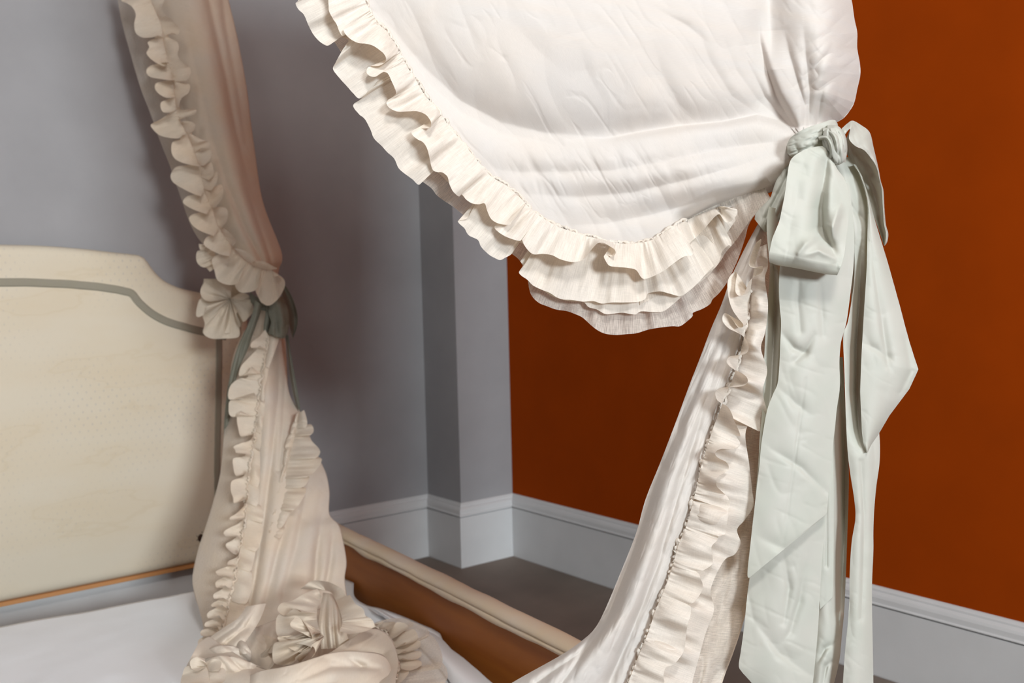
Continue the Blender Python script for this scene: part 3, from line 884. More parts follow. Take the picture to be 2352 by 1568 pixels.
ETU = [(1748, 548), (1738, 556), (1732, 565), (1726, 581.7), (1719.7, 606.6), (1732, 615), (1752, 611), (1748.8, 627, .006), (1730, 637, .004), (1719.7, 648), (1712, 668), (1704, 678), (1695, 678), (1689, 668, .004), (1690, 645, .008), (1693, 628, .004), (1688, 624), (1680, 630), (1672, 644), (1671, 664), (1675, 690), (1683, 712), (1696, 731), (1707, 745),
       (1704, 752, .004), (1694, 750, .01), (1684, 736, .012), (1672, 722, .008), (1664, 719), (1659.6, 727), (1661, 740), (1674, 754), (1690, 762), (1703, 769), (1714, 780), (1719.7, 795), (1717, 808), (1706, 814, .004), (1690, 816, .008), (1675, 819, .004), (1669, 828), (1673, 838), (1686, 848), (1704, 857), (1715, 866), (1717.7, 876), (1711.4, 884, .004), (1695, 888, .008), (1666, 889, .006), (1648, 894), (1643, 903),
       (1647, 918), (1660, 927), (1672, 935), (1680, 948), (1686, 965), (1694, 982), (1700, 998), (1701, 1013), (1697, 1024), (1686, 1030), (1672, 1031, .004), (1656, 1031, .008), (1645, 1036, .004), (1643, 1044), (1651, 1052), (1668, 1061), (1674, 1074), (1668, 1083, .006), (1652, 1092, .008), (1646, 1100), (1646, 1116), (1660, 1130), (1673, 1144), (1676, 1160), (1672, 1172)]
ETL = [(1673, 1165, .004), (1672, 1185), (1668, 1210), (1665, 1226), (1652, 1231), (1649, 1236, .008), (1646, 1242), (1634, 1256), (1637, 1280), (1635, 1296), (1616, 1309), (1600, 1312, .01), (1606, 1318, .006), (1608, 1326), (1614, 1342), (1611, 1358), (1604, 1370), (1592, 1384), (1580, 1388, .01), (1587, 1394, .004), (1586, 1412), (1579, 1436), (1575, 1465), (1570, 1496), (1549, 1524), (1530, 1532), (1524, 1550), (1525, 1575), (1510, 1620)]
GTU = [(x, y) for x, y in GT if 540 < y < 1180]
t1 = ruffle('ruffle', GTU, ETU, VOILE, fc, gdT, 66, kd=1.15, off=-.016, ns=800, seed=22, puff=.006, sm=71)
t1['label'] = 'white-lipped ruffle curling beside the tie tails'
GTL = [(x, y) for x, y in GT if y > 1100]
t2 = ruffle('ruffle', GTL, ETL, VOILE, fc, gdT, 98, kd=.55, off=-.012, ns=600, seed=25, puff=.010, sm=71)
t2['label'] = 'cream ruffle on the lower part of the tail'
E2 = [(1762, 560), (1764, 610), (1757, 640), (1764, 700), (1758, 760), (1748, 800), (1762, 850), (1752, 900), (1764, 960), (1745, 990), (1722, 975), (1712, 1000), (1720, 1060), (1728, 1128), (1731, 1160), (1712, 1192), (1693, 1216), (1701, 1246), (1688, 1272), (1668, 1282), (1655, 1300), (1640, 1330), (1632, 1360), (1640, 1400), (1622, 1450), (1608, 1500), (1590, 1568), (1580, 1640)]
t3 = ruffle('ruffle', GT[2:], E2, VOILE, fc, gdT, 112, kd=.5, off=.002, ns=700, seed=31, puff=.030, sm=91)
t3['label'] = 'wide warm cream under-ruffle in the shade of the silk tails'
R3 = [(1790, 470), (1775, 520), (1770, 600), (1768, 700), (1765, 800), (1762, 900), (1752, 1000), (1742, 1100), (1734, 1200), (1728, 1300), (1715, 1380), (1700, 1440), (1680, 1500), (1655, 1568), (1640, 1640)]
ln = sheet('sheer_lining', [(x - 8, y, float(dT(y)) + .02) for x, y in GT], [(x, y, float(dT(y)) + .05) for x, y in R3], SHEER, fc, 240, 60,
           lambda u, v, x, y: crumple(x, y, 34, 105, 4, 71, 2) * .012 - .02 * np.sin(np.pi * v))
ln['label'] = 'see-through voile lining behind the tail ruffles'
ln2 = sheet('sheer_lining', [(x, y, float(dT(y)) + .035) for x, y in LT], [(x + 4, y, float(dT(y)) + .055) for x, y in R3], CREAM, fc, 200, 60,
            lambda u, v, x, y: crumple(x, y, 30, 105, 4, 75, 2) * .010 + .012 * np.sin(np.pi * v))
ln2['label'] = 'cream back layer of the tail'
cord('gathering_cord', [(x, y) for x, y in GT if 640 < y], gdT, VOILE, fc, r=.0036, off=-.0065, seed=6)['label'] = 'puckered gathering line down the tail'

# ================================================================== front silk bow
bow = thing('ribbon_bow', 'big pale sage silk bow with long tails tying the foreground curtain', 'bow', W(1900, 330, D0 - .05))
DB = D0 - .035


def fold(lines, cx=.004, sc=30, ang=90, seed=1, bulge=0.0, gain=1.0, fine=.0008):
    def f(u, v, x, y):
        d = -bulge * np.sin(np.pi * v)
        for P, wl, wr in lines:
            dist, amp, _ = pl_dist(x, y, P)
            d = d + amp * gain * np.exp(-np.abs(dist / np.where(dist < 0, wr, wl)) ** 1.5)
        return d + crumple(x, y, sc * 1.5, ang, 2.2, seed, 2) * cx * .55 + np.clip(crumple(x, y, sc * .9, ang - 50, 3, seed + 9, 2) - .34, 0, 1) * cx * .45
    return f


def A3(P, d): return [(p[0], p[1], d + (p[2] if len(p) > 2 else 0)) for p in P]


# band round the gathered cloth (front and back of the ring)
bd = sheet('band', A3([(1808, 330), (1816, 316), (1836, 302), (1858, 291.5), (1884, 283), (1905, 276), (1918, 276), (1924, 284)], DB + .01), A3([(1808, 352), (1818, 360), (1832, 356), (1850, 348), (1880, 338), (1902, 334), (1918, 330), (1928, 322)], DB + .01), SILK, bow, 80, 30,
           lambda u, v, x, y: -.03 * np.sin(np.pi * u) - .006 * np.sin(np.pi * v) + crumple(x, y, 12, -18, 3, 3, 2) * .004, back=.07)
bd['label'] = 'silk band wound round the gather'
bd2 = sheet('band', A3([(1830, 362), (1807, 378), (1794, 398), (1782, 416), (1774, 440), (1768, 455), (1750, 474), (1736, 490), (1733, 503)], DB + .035), A3([(1852, 396), (1830, 430), (1815, 455), (1800, 480), (1794, 500), (1786, 512), (1776, 520), (1766, 528), (1757, 534)], DB + .04), SILK, bow, 80, 30,
            fold([([(1810, 400, .008), (1785, 450, .012), (1760, 500, .01)], 6, 8), ([(1830, 410, .006), (1800, 470, .01), (1775, 520, .008)], 5, 8)], .006, 16, 120, 7, .012), back=.05)
bd2['label'] = 'olive shaded wrap crossing below the gather'
# knot
nk = 60
th = np.linspace(0, 2 * np.pi, nk + 1)[:-1]; ph = np.linspace(.02, np.pi - .02, 40)
K = np.zeros((40, nk, 3)); kc = W(1916, 336, DB - .035)
rx, ry, rz = 22 * .00066, .018, 42 * .00066
for i, p in enumerate(ph):
    wr = 1 + .05 * np.sin(2 * th + 3 * p)
    for c0_, sl in ((3.3, .5), (3.9, -.3), (4.45, .35), (4.9, -.5), (5.6, .3), (2.6, .2)):
        dd = np.angle(np.exp(1j * (th - c0_ - sl * (p - 1.5))))
        wr = wr - .20 * np.exp(-np.abs(dd / .13) ** 1.3) + .07 * np.exp(-((dd - .26) / .16) ** 2)
    a = np.sin(p) ** .7 * wr
    lx = rx * a * np.cos(th); ly = ry * a * np.sin(th); lz = rz * math.cos(p) * np.ones(nk)
    tlt = math.radians(14)
    K[i] = kc + (lx * math.cos(tlt) - lz * math.sin(tlt))[:, None] * R_ + (lx * math.sin(tlt) + lz * math.cos(tlt))[:, None] * U_ + ly[:, None] * F_
kn = gridmesh('knot', K, SILK, bow, cv=True)
kn['label'] = 'tight folded knot'
for k, (pth, w) in enumerate([([(1890, 300, -.02), (1906, 302, -.035), (1919, 316, -.047), (1923, 340, -.046), (1921, 366, -.03)], 12), ([(1900, 296, -.015), (1920, 296, -.03), (1933, 312, -.038), (1938, 340, -.036), (1934, 372, -.02)], 14), ([(1880, 318, -.02), (1898, 316, -.038), (1908, 330, -.046), (1911, 350, -.04), (1908, 372, -.02)], 9)]):
    c = np.array(pth)
    t = np.gradient(c[:, :2], axis=0); t /= np.linalg.norm(t, axis=1)[:, None]; nn = np.stack([-t[:, 1], t[:, 0]], 1)
    Lk = [(a[0] + b[0] * w * .6, a[1] + b[1] * w * .6, DB + a[2] + .012) for a, b in zip(c, nn)]
    Rk = [(a[0] - b[0] * w * .6, a[1] - b[1] * w * .6, DB + a[2] + .012) for a, b in zip(c, nn)]
    sheet('knot_fold', Lk, Rk, SILK, kn, 40, 14, lambda u, v, x, y: -.014 * np.sin(np.pi * v) ** .6 - .010 + crumple(x, y, 8, 90, 3, 5, 2) * .002, back=.006)

# drooping front loop: down the face, round the bottom, up again behind
Ld = [(1896, 334, -.03), (1868, 338, -.045), (1844, 346, -.045), (1822, 360, -.045), (1813, 376, -.045), (1808, 405, -.05), (1804, 437, -.052), (1797, 475, -.055), (1790, 507, -.056), (1781, 530, -.057), (1773.6, 549, -.058), (1768, 575, -.058), (1765, 590, -.057), (1767, 602, -.05)]
Rd = [(1908, 352, -.03), (1912, 362, -.038), (1918, 378, -.04), (1926, 392, -.04), (1938, 408, -.04), (1946, 428, -.042), (1949.8, 457, -.044), (1949, 495, -.046), (1945.7, 532, -.05), (1942, 560, -.052), (1939.5, 582, -.055), (1932, 610, -.058), (1927, 622, -.058), (1923, 630, -.05)]
crease = [([(1900, 360, .010), (1896, 400, .014), (1890, 440, .018), (1886, 480, .026), (1888, 520, .030), (1902, 550, .022), (1914, 575, .010), (1922, 600, .004)], 22, 10),
          ([(1925, 480, -.004), (1912, 520, -.010), (1910, 545, -.008)], 10, 12), ([(1872, 545, -.003), (1850, 560, -.008), (1835, 580, -.006)], 8, 14), ([(1850, 360, .002), (1830, 450, .004), (1810, 560, .003)], 20, 30),
          ([(1840, 590, .0), (1880, 575, -.008), (1915, 592, -.006)], 10, 9)]


def loop_prof(u, v, x, y):
    return fold(crease, .0035, 34, 80, 14, .012, 1.35)(u, v, x, y)


Pf = sheet('loop', A3(Ld, DB), A3(Rd, DB), SILK, bow, 120, 60, loop_prof, ret=True)
Lb = [(1767, 602, -.05), (1771, 608, -.035), (1778, 600, -.018), (1790, 560, -.008), (1808, 480, -.006), (1830, 400, -.006), (1880, 345, -.008)]
Rb = [(1923, 630, -.05), (1924, 632, -.036), (1922, 615, -.020), (1934, 575, -.010), (1940, 500, -.008), (1938, 420, -.006), (1905, 362, -.008)]
# bottom hem line of the loop follows the traced curve
Pb = sheet('loop', A3(Lb, DB), A3(Rb, DB), SILK, bow, 90, 60, lambda u, v, x, y: np.sin(np.pi * v) * .01 * u, ret=True)
w_ = np.linspace(0, 1, 60)[None, :, None]
hem = lin([(1767, 602), (1785, 609), (1815, 613.5), (1845, 619), (1873, 625), (1900, 630), (1923, 632)], 60)
hemP = W(hem[:, 0], hem[:, 1], np.full(60, DB - .045))
for k in range(8):
    f = (k + 1) / 9
    Pf[-8 + k] = Pf[-8 + k] * (1 - f) + hemP * f
P = np.concatenate([Pf, hemP[None], Pb[4:]], 0)
lp = gridmesh('loop', P, SILK, bow)
lp['label'] = 'broad front loop drooping down from the knot'
# right loop: lit outer face and shaded inside
zz = lambda a, b: (1500 + a / 2.412, 250 + b / 2.412)
Lo = [zz(1046, 108), zz(1075, 82), zz(1105, 65), zz(1150, 88), zz(1200, 130), zz(1222, 215), zz(1240, 290), zz(1252, 345), zz(1262, 400), zz(1277, 455), zz(1282, 550), zz(1290, 640), zz(1303, 690), zz(1298, 735), zz(1284, 757)]
Ro = [zz(1048, 170), zz(1072, 130), zz(1092, 112), zz(1086, 165), zz(1120, 205), zz(1168, 228), zz(1205, 270), zz(1236, 320), zz(1250, 380), zz(1264, 445), zz(1270, 550), zz(1277, 640), zz(1285, 690), zz(1284, 730), zz(1280, 757)]
do = [-.02, -.01, 0, .005, .01, .015, .02, .022, .025, .03, .035, .04, .04, .04, .04]
dl = [-.025, -.03, -.035, -.035, -.03, -.02, -.008, 0, .008, .016, .024, .03, .033, .035, .038]
lo = sheet('loop', [(p[0], p[1], DB + d) for p, d in zip(Lo, do)], [(p[0], p[1], DB + d) for p, d in zip(Ro, dl)], SILK, bow, 140, 24, lambda u, v, x, y: -.008 * np.sin(np.pi * v) + crumple(x, y, 18, 60, 2.5, 4, 2) * .003)
lo['label'] = 'right loop arching over and hanging behind'
Li = [zz(1092, 112), zz(1100, 150), zz(1120, 205), zz(1168, 228), zz(1205, 270), zz(1236, 320), zz(1250, 380), zz(1264, 445), zz(1270, 550), zz(1277, 640), zz(1288, 700), zz(1282, 757)]
Ri = [zz(1060, 190), zz(1064, 215), zz(1075, 250), zz(1090, 290), zz(1110, 330), zz(1130, 370), zz(1158, 425), zz(1188, 505), zz(1210, 560), zz(1236, 630), zz(1260, 700), zz(1278, 757)]
il = sheet('loop_inside', [(p[0], p[1], DB + .01 + .003 * k) for k, p in enumerate(Li)], [(p[0], p[1], DB + .045) for p in Ri], SILK, lo, 90, 26, lambda u, v, x, y: .02 * np.sin(np.pi * v) + crumple(x, y, 14, 70, 3, 6, 2) * .006)
il['label'] = 'shaded inner face of the right loop'

# tails
T1L = [(1822, 420), (1806, 520), (1796, 580), (1791, 615), (1789, 660), (1791, 706), (1794, 740), (1792, 790), (1790, 839), (1786, 880), (1775.6, 905), (1762.5, 940), (1753.8, 985), (1748, 1025), (1744, 1070), (1738, 1120), (1733, 1165), (1729, 1200), (1723, 1255), (1718, 1300), (1717, 1322), (1720, 1327)]
T1R = [(1950, 420), (1956, 470), (1961, 520), (1962, 565), (1960, 615), (1955, 660), (1950, 700), (1944, 740), (1936, 770), (1931, 790), (1928, 830), (1929, 870), (1928, 900), (1922, 940), (1918, 980), (1914, 1015), (1910, 1060), (1906.5, 1093), (1903, 1130), (1901, 1160), (1898, 1180), (1890, 1188)]
tf = [([(1835, 640, .002), (1832, 690, .004), (1838, 760, .004)], 8, 8), ([(1884, 650, .001), (1888, 720, .004), (1890, 770, .003)], 8, 9),
      ([(1800, 770, .002), (1822, 800, .009), (1850, 812, .006)], 7, 10), ([(1870, 770, .002), (1850, 806, .008), (1826, 830, .004)], 8, 8), ([(1770, 1030, .001), (1840, 1075, .006), (1895, 1130, .002)], 5, 12),
      ([(1790, 890, .001), (1830, 930, .005), (1860, 950, .001)], 8, 12), ([(1740, 1230, .001), (1800, 1260, .005), (1860, 1240, .001)], 12, 16), ([(1850, 870, .001), (1830, 1020, .0022), (1800, 1240, .001)], 3, 4)]
ta = sheet('tail', A3(T1L, DB + .005), A3(T1R, DB + .012), SILK, bow, 300, 60, fold(tf, .0042, 44, 70, 33, .012))
ta['label'] = 'wide front tail with slanted end'
T2L = [(1790, 900), (1768, 1000), (1750, 1120), (1735, 1230), (1724, 1310), (1716, 1370), (1709, 1440), (1702, 1492), (1697, 1527), (1702, 1540), (1716, 1556), (1730, 1572), (1745, 1590)]
T2R = [(1915, 900), (1910, 1000), (1904, 1100), (1896, 1200), (1890, 1260), (1886, 1320), (1882, 1390), (1879, 1440), (1876, 1480), (1873, 1510), (1870, 1540), (1867, 1568), (1864, 1590)]
tb = sheet('tail', A3(T2L, DB + .034), A3(T2R, DB + .036), SILK, bow, 220, 60, fold([([(1800, 1270, .001), (1812, 1350, .008), (1800, 1430, .003)], 8, 10), ([(1850, 1290, .001), (1836, 1380, .008), (1815, 1450, .006), (1800, 1470, .002)], 7, 12), ([(1730, 1420, .001), (1790, 1500, .006), (1860, 1550, .002)], 8, 20)], .0048, 40, 75, 44, .012))
tb['label'] = 'second tail hanging lower behind the front tail'
tc_ = sheet('tail', A3([(1890, 1040), (1893, 1120), (1890, 1220), (1886, 1310), (1882, 1370), (1884, 1398)], DB + .040), A3([(1912, 1040), (1915, 1120), (1915, 1220), (1914, 1310), (1913, 1355), (1912, 1371)], DB + .042), SILK, bow, 100, 20, fold([([(1898, 1100, .001), (1898, 1300, .004)], 3, 5)], .002, 24, 90, 5, .002), curve=lin)
tc_['label'] = 'narrow tail tip between the wide tails'
T4L = [(1900, 820), (1905, 940), (1900, 1050), (1890, 1180), (1884, 1300), (1878, 1420), (1872, 1500), (1864, 1600)]
T4R = [(1936, 820), (1942, 940), (1949, 1060), (1949, 1140), (1946, 1230), (1943, 1320), (1939, 1400), (1934, 1455), (1928, 1516), (1916, 1568), (1908, 1600)]
td = sheet('tail', A3(T4L, DB + .048), A3(T4R, DB + .066), SILK, bow, 240, 44, fold([([(1930, 900, .02), (1940, 1060, .05), (1938, 1250, .045), (1930, 1400, .015)], 18, 9), ([(1878, 1520, .002), (1895, 1490, .010), (1912, 1480, .004)], 5, 8), ([(1890, 1570, .004), (1898, 1530, .010), (1908, 1520, .004)], 5, 6)], .004, 30, 85, 52, .016))
td['label'] = 'inner tail with olive fold behind the wide tails'
# left sliver of silk with its shaded inside
T0L = [(1766, 474), (1762, 500), (1761, 530), (1765, 580), (1768, 612), (1766, 660), (1761, 720), (1757, 789), (1754, 850), (1753, 900), (1749, 960), (1745, 1000), (1742, 1060), (1735, 1140)]
T0R = [(1788, 480), (1787, 510), (1786, 560), (1790, 600), (1796, 630), (1796, 680), (1798, 740), (1798, 800), (1796, 860), (1790, 910), (1780, 960), (1772, 1010), (1764, 1060), (1752, 1140)]
te = sheet('tail', A3(T0L, DB + .014), A3(T0R, DB + .045), SILK, bow, 200, 30, fold([([(1778, 620, .020), (1780, 700, .040), (1776, 800, .044), (1770, 900, .03), (1758, 1000, .01)], 20, 9)], .003, 20, 92, 61, .01))
te['label'] = 'thin silk edge left of the front tail'
# right-hand tails
T5L = [(1958, 376), (1972, 396), (1983, 424), (1990, 449), (1993, 480), (1993, 510), (1992, 560), (1991, 611), (1988, 660), (1985, 706), (1982, 760), (1979, 810), (1977, 860), (1975.6, 900), (1977.8, 949), (1979.5, 990), (1983, 1018), (1990.9, 1041)]
T5R = [(1966, 378), (1980, 404), (1992, 440), (2000, 470), (2008, 500), (2017, 530), (2028, 566), (2039, 602), (2048, 634), (2058, 670), (2068, 706), (2078, 745), (2089, 785), (2102, 826), (2109.5, 848), (2088.7, 893), (2043, 954), (1994, 1038)]
tg = sheet('tail', A3(T5L, DB + .012), A3(T5R, DB + .03), SILK, bow, 260, 50, fold([([(2000, 560, .001), (2020, 700, .006), (2035, 800, .008), (2040, 840, .004)], 6, 14), ([(1985, 790, .001), (2010, 800, .004), (2040, 822, .004)], 6, 10), ([(2080, 780, .002), (2094, 850, .004), (2070, 900, .002)], 8, 6)], .0035, 40, 75, 71, .01), curve=lin)
tg['label'] = 'right tail flaring to a pointed end'
T6L = [(1908, 346), (1918, 392), (1938, 450), (1951, 500), (1958, 540), (1963, 590), (1962, 640), (1956, 690), (1947, 740), (1937, 770), (1939, 840), (1941, 900), (1943, 960), (1947, 1037), (1953.8, 1093), (1962, 1146), (1964.7, 1190), (1956, 1246), (1951.6, 1320), (1951, 1373), (1947, 1434), (1941, 1495), (1936, 1568), (1934, 1610)]
T6R = [(1950, 362), (1968, 392), (1982, 424), (1991, 460), (1995, 520), (1995, 580), (1994, 640), (1990, 700), (1984, 760), (1982, 800), (1980, 850), (1986, 910), (2012, 950), (2020, 1000), (2020.5, 1058), (2013, 1115), (2008, 1170), (2006, 1220), (2006, 1264), (2003, 1338), (2003, 1400), (2004, 1450), (2006, 1568), (2006, 1610)]
th_ = sheet('tail', A3(T6L, DB + .022), A3(T6R, DB + .034), SILK, bow, 360, 50, fold([([(1978, 560, .01), (1974, 680, .05), (1966, 800, .065), (1966, 900, .06), (1972, 980, .03), (1978, 1030, .004)], 13, 14), ([(1960, 420, .004), (1972, 470, .010), (1978, 540, .006)], 10, 10), ([(1978, 1060, .004), (1985, 1180, .006), (1983, 1300, .006), (1978, 1420, .003)], 6, 10), ([(1955, 470, .004), (1968, 490, .008), (1990, 510, .004)], 8, 8)], .0035, 30, 85, 81, .010))
th_['label'] = 'long narrow tail reaching lowest at right'
T7 = sheet('tail', A3([(1930, 372), (1944, 440), (1952, 520), (1956, 620), (1952, 760), (1950, 900), (1952, 1010), (1962, 1100), (1968, 1180), (1962, 1280), (1958, 1380), (1952, 1470)], DB + .095), A3([(1948, 372), (1966, 440), (1976, 520), (1982, 620), (1980, 760), (1978, 900), (1978, 1010), (1982, 1100), (1985, 1180), (1982, 1280), (1976, 1380), (1966, 1470)], DB + .10), SILK, bow, 160, 20, fold([], .003, 25, 88, 91, .004))
T7['label'] = 'shaded back layer between the right tails'

# ================================================================== back curtain
DK = 3.10                                        # distance of the far curtain's tie
bc_ = thing('bed_curtain', 'far cream bed curtain hanging beside the headboard, gathered by a dark bow', 'curtain', W(620, 700, DK))


def dU(y): return DK - .02 + np.asarray(y, float) * 0


UL = [(318, -90), (335, 0), (350, 60), (372, 130), (398, 220), (425, 310), (450, 380), (478, 450), (505, 520), (535, 580), (575, 640), (610, 690)]
UR = [(505, -90), (525, 0), (542, 70), (556, 140), (568, 210), (576, 280), (586, 350), (596, 425), (606, 470), (621, 512), (636, 548), (647, 580), (648, 600), (641, 618), (636, 660), (632, 700)]
uf = [([(470, -60, .010), (480, 0, .020), (502, 100, .024), (520, 180, .024), (540, 290, .020), (562, 380, .012), (590, 470, .004)], 10, 16), ([(505, -60, .01), (518, 60, .014), (545, 200, .01), (566, 330, .006)], 8, 12),
      ([(430, 60, .004), (455, 180, .008), (490, 320, .010), (530, 440, .012), (570, 540, .016), (610, 620, .02)], 14, 18), ([(480, 300, .002), (520, 420, .008), (560, 520, .010), (625, 640, .01)], 8, 14), ([(560, 400, .004), (590, 500, .01), (620, 590, .016), (632, 640, .016)], 8, 10)]
up = sheet('drape', A3(UL, DK), A3(UR, DK + .02), CREAM, bc_, 240, 60, fold(uf, .006, 30, 72, 101, .10), back=.10)
up['label'] = 'cream upper panel tapering to the tie'
VL = [(255, -90), (270, 0), (282, 60), (300, 125), (322, 200), (345, 260), (368, 325), (390, 380), (412, 445), (435, 510), (452, 542), (470, 566), (492, 600), (520, 640)]
VR = [(330, -90), (350, 0), (370, 60), (390, 125), (415, 200), (432, 260), (455, 325), (470, 380), (485, 445), (505, 510), (520, 542), (535, 566), (560, 600), (590, 650)]
vl = sheet('sheer_lining', A3(VL, DK + .0), A3(VR, DK - .02), VEIL, bc_, 160, 30, lambda u, v, x, y: -.03 * np.sin(np.pi * v) + crumple(x, y, 30, 70, 4, 7, 2) * .006)
vl['label'] = 'thin translucent inner edge of the far curtain'
z24 = lambda P: [(x / 2.4, y / 2.4) for x, y in P]
GU = [(325, -90)] + z24([(815, -60), (832, 0), (858, 60), (890, 140), (905, 240), (925, 330), (950, 420), (962, 510), (972, 600), (992, 660), (1030, 740), (1070, 830), (1105, 950), (1130, 1060), (1170, 1150), (1200, 1240), (1245, 1310), (1300, 1385), (1360, 1440), (1430, 1475), (1500, 1490)])
EUL = [(262, -90, .01), (290, -50, 0)] + lobes([
    [(700, -60), (668, 0), (700, 18), (730, 40), (748, 80), (740, 130), (748, 180), (785, 206), (840, 205), (868, 196)],
    [(850, 212), (815, 232), (822, 260), (808, 292), (828, 322), (868, 350), (905, 364), (918, 345)],
    [(860, 352), (815, 372), (808, 402), (830, 425), (880, 434), (935, 442), (972, 440)],
    [(915, 446), (862, 458), (855, 490), (880, 520), (915, 538), (940, 540)],
    [(925, 548), (890, 562), (885, 590), (900, 618), (935, 622)],
    [(925, 630), (880, 660), (832, 686), (846, 716), (880, 745), (930, 759), (985, 762), (1005, 745)],
    [(985, 770), (950, 785), (945, 832), (960, 870), (1000, 895), (1060, 910), (1110, 918)],
    [(1050, 915), (985, 915), (955, 935), (940, 970), (955, 1005), (1000, 1035), (1060, 1065), (1110, 1082)],
    [(1080, 1075), (1035, 1080), (1008, 1110), (1030, 1135), (1080, 1160), (1140, 1180)],
    [(1110, 1172), (1065, 1180), (1042, 1202), (1060, 1240), (1110, 1275), (1178, 1300)],
    [(1165, 1300), (1138, 1308), (1122, 1342), (1150, 1370), (1210, 1400), (1268, 1412)],
    [(1230, 1405), (1182, 1412), (1168, 1440), (1182, 1490), (1200, 1545), (1260, 1570), (1310, 1560)],
    [(1290, 1530), (1300, 1585), (1332, 1612), (1395, 1605), (1425, 1580)],
    [(1405, 1590), (1425, 1640), (1445, 1670), (1490, 1682), (1545, 1630), (1572, 1560), (1545, 1520), (1512, 1525)]], 2.4, 0, 0)
EUR = lobes([
    [(850, -120), (890, -60), (905, 0), (893, 40), (912, 82), (960, 120), (990, 160), (982, 190), (945, 182)],
    [(930, 205), (975, 230), (986, 262), (980, 302), (1002, 340), (1045, 372), (1050, 410), (1028, 442)],
    [(990, 452), (1044, 465), (1040, 510), (1002, 540), (988, 580)],
    [(1000, 605), (1050, 600), (1080, 604), (1078, 625), (1040, 640), (990, 652)],
    [(985, 668), (1040, 668), (1074, 684), (1070, 715)],
    [(1060, 740), (1118, 770), (1155, 780), (1150, 812), (1108, 816)],
    [(1110, 830), (1160, 828), (1160, 872), (1130, 910)],
    [(1135, 915), (1165, 895), (1178, 960), (1150, 992)],
    [(1150, 985), (1195, 945), (1196, 1002), (1165, 1050)],
    [(1165, 1040), (1222, 1018), (1229, 1082), (1190, 1140)],
    [(1195, 1140), (1250, 1150), (1252, 1212), (1222, 1252)],
    [(1230, 1255), (1275, 1290), (1300, 1330), (1280, 1360)],
    [(1290, 1365), (1345, 1380), (1400, 1420), (1390, 1450)],
    [(1390, 1440), (1450, 1440), (1530, 1480)]], 2.4, 0, 0, .010)
gU = lambda x, y: dU(y) - .115
a1 = ruffle('ruffle', GU, EUL, CREAMR, bc_, gU, 64, kd=.5, off=-.012, ns=1100, seed=4, sm=81, puff=.010, pxm=.0013, pucker=.003)
a1['label'] = 'wide outer frill of the far curtain'
a2 = ruffle('ruffle', GU, EUR, CREAMR, bc_, gU, 42, kd=.5, off=-.016, ns=900, seed=9, sm=71, puff=.008, pxm=.0013, pucker=.003)
a2['label'] = 'narrow inner frill of the far curtain'
# frill bunched round the tie
a4 = wavy('ruffle', [(480, 560), (492, 578), (505, 610)], [(454, 560), (458, 600), (480, 625)], CREAMR, bc_, gU, per=30, amp=.015, off=.03, seed=15, ns=200)
RE = lobes([
    [(520, 380), (380, 330), (280, 340), (235, 430), (270, 500), (330, 520)],
    [(280, 500), (230, 500), (200, 600), (205, 655), (260, 640), (300, 560)],
    [(340, 560), (270, 580), (255, 640), (275, 720), (260, 800), (330, 850), (450, 852), (580, 835), (585, 740), (560, 660)],
    [(580, 600), (620, 700), (690, 640), (715, 600), (690, 500)],
    [(640, 560), (680, 480), (620, 440), (540, 470)]], 3.92, 400, 560, .016)
a5 = ruffle('rosette', [(494, 672), (486, 684), (488, 700), (500, 712), (516, 712), (530, 702), (532, 690), (524, 682)], RE, CREAMR, bc_, lambda x, y: DK + .02 + 0 * np.asarray(x), 70, kd=.5, off=-.03, ns=700, seed=16, sm=61, puff=.02, pxm=.0013)
a5['label'] = 'puffed end of the frill beside the headboard'
a6 = sheet('rosette', A3([(468, 640), (462, 690), (470, 730), (490, 765)], DK + .03), A3([(545, 640), (560, 690), (560, 730), (545, 765)], DK + .03), CREAMR, bc_, 50, 40, fold([], .02, 26, 70, 19, .05), back=.03)

# lower length of the far curtain
DROP = DK + .02 - float(dZ(480, 1440, ZC + .04))


def dL(y):
    y = np.asarray(y, float)
    return DK + .02 - DROP * np.clip((y - 760) / 700, 0, 1.2) ** 1.3


LL = [(598, 690), (580, 740), (560, 790), (540, 840), (530, 890), (520, 950), (512, 1040), (507, 1085), (492, 1150), (475, 1210), (458, 1260), (448, 1300), (442, 1334), (448, 1370), (458, 1400), (466, 1432), (466, 1470), (450, 1500)]
LRr = [(640, 690), (650, 740), (656, 790), (659, 840), (662, 890), (672, 920), (692, 950), (715, 1010), (738, 1062), (750, 1090), (757, 1130), (757, 1180), (778, 1205), (788, 1240), (796, 1290), (792, 1330), (800, 1380), (815, 1440)]
lf = [([(612, 760, .004), (600, 900, .012), (590, 1050, .014), (570, 1200, .016), (540, 1360, .02), (500, 1470, .02)], 10, 14), ([(640, 760, .004), (640, 900, .014), (625, 1050, .02), (605, 1200, .03), (585, 1330, .036), (560, 1450, .03)], 10, 12),
      ([(655, 860, .004), (650, 980, .012), (640, 1080, .012)], 6, 8), ([(690, 1090, .002), (670, 1160, .016), (640, 1260, .022), (610, 1380, .02)], 8, 16), ([(715, 1060, .004), (700, 1150, .014), (680, 1260, .018), (650, 1360, .012)], 9, 18), ([(740, 1180, .004), (728, 1270, .03), (722, 1350, .03)], 9, 12), ([(765, 1210, .004), (760, 1280, .02), (750, 1340, .02)], 7, 10)]
lo_ = sheet('tail', [(x, y, float(dL(y))) for x, y in LL], [(x, y, float(dL(y)) + .02) for x, y in LRr], CREAM, bc_, 300, 110, fold(lf, .007, 34, 100, 111, .09), back=.06, zmin=ZC + .012)
lo_['label'] = 'cream lower length draped over the bed side'
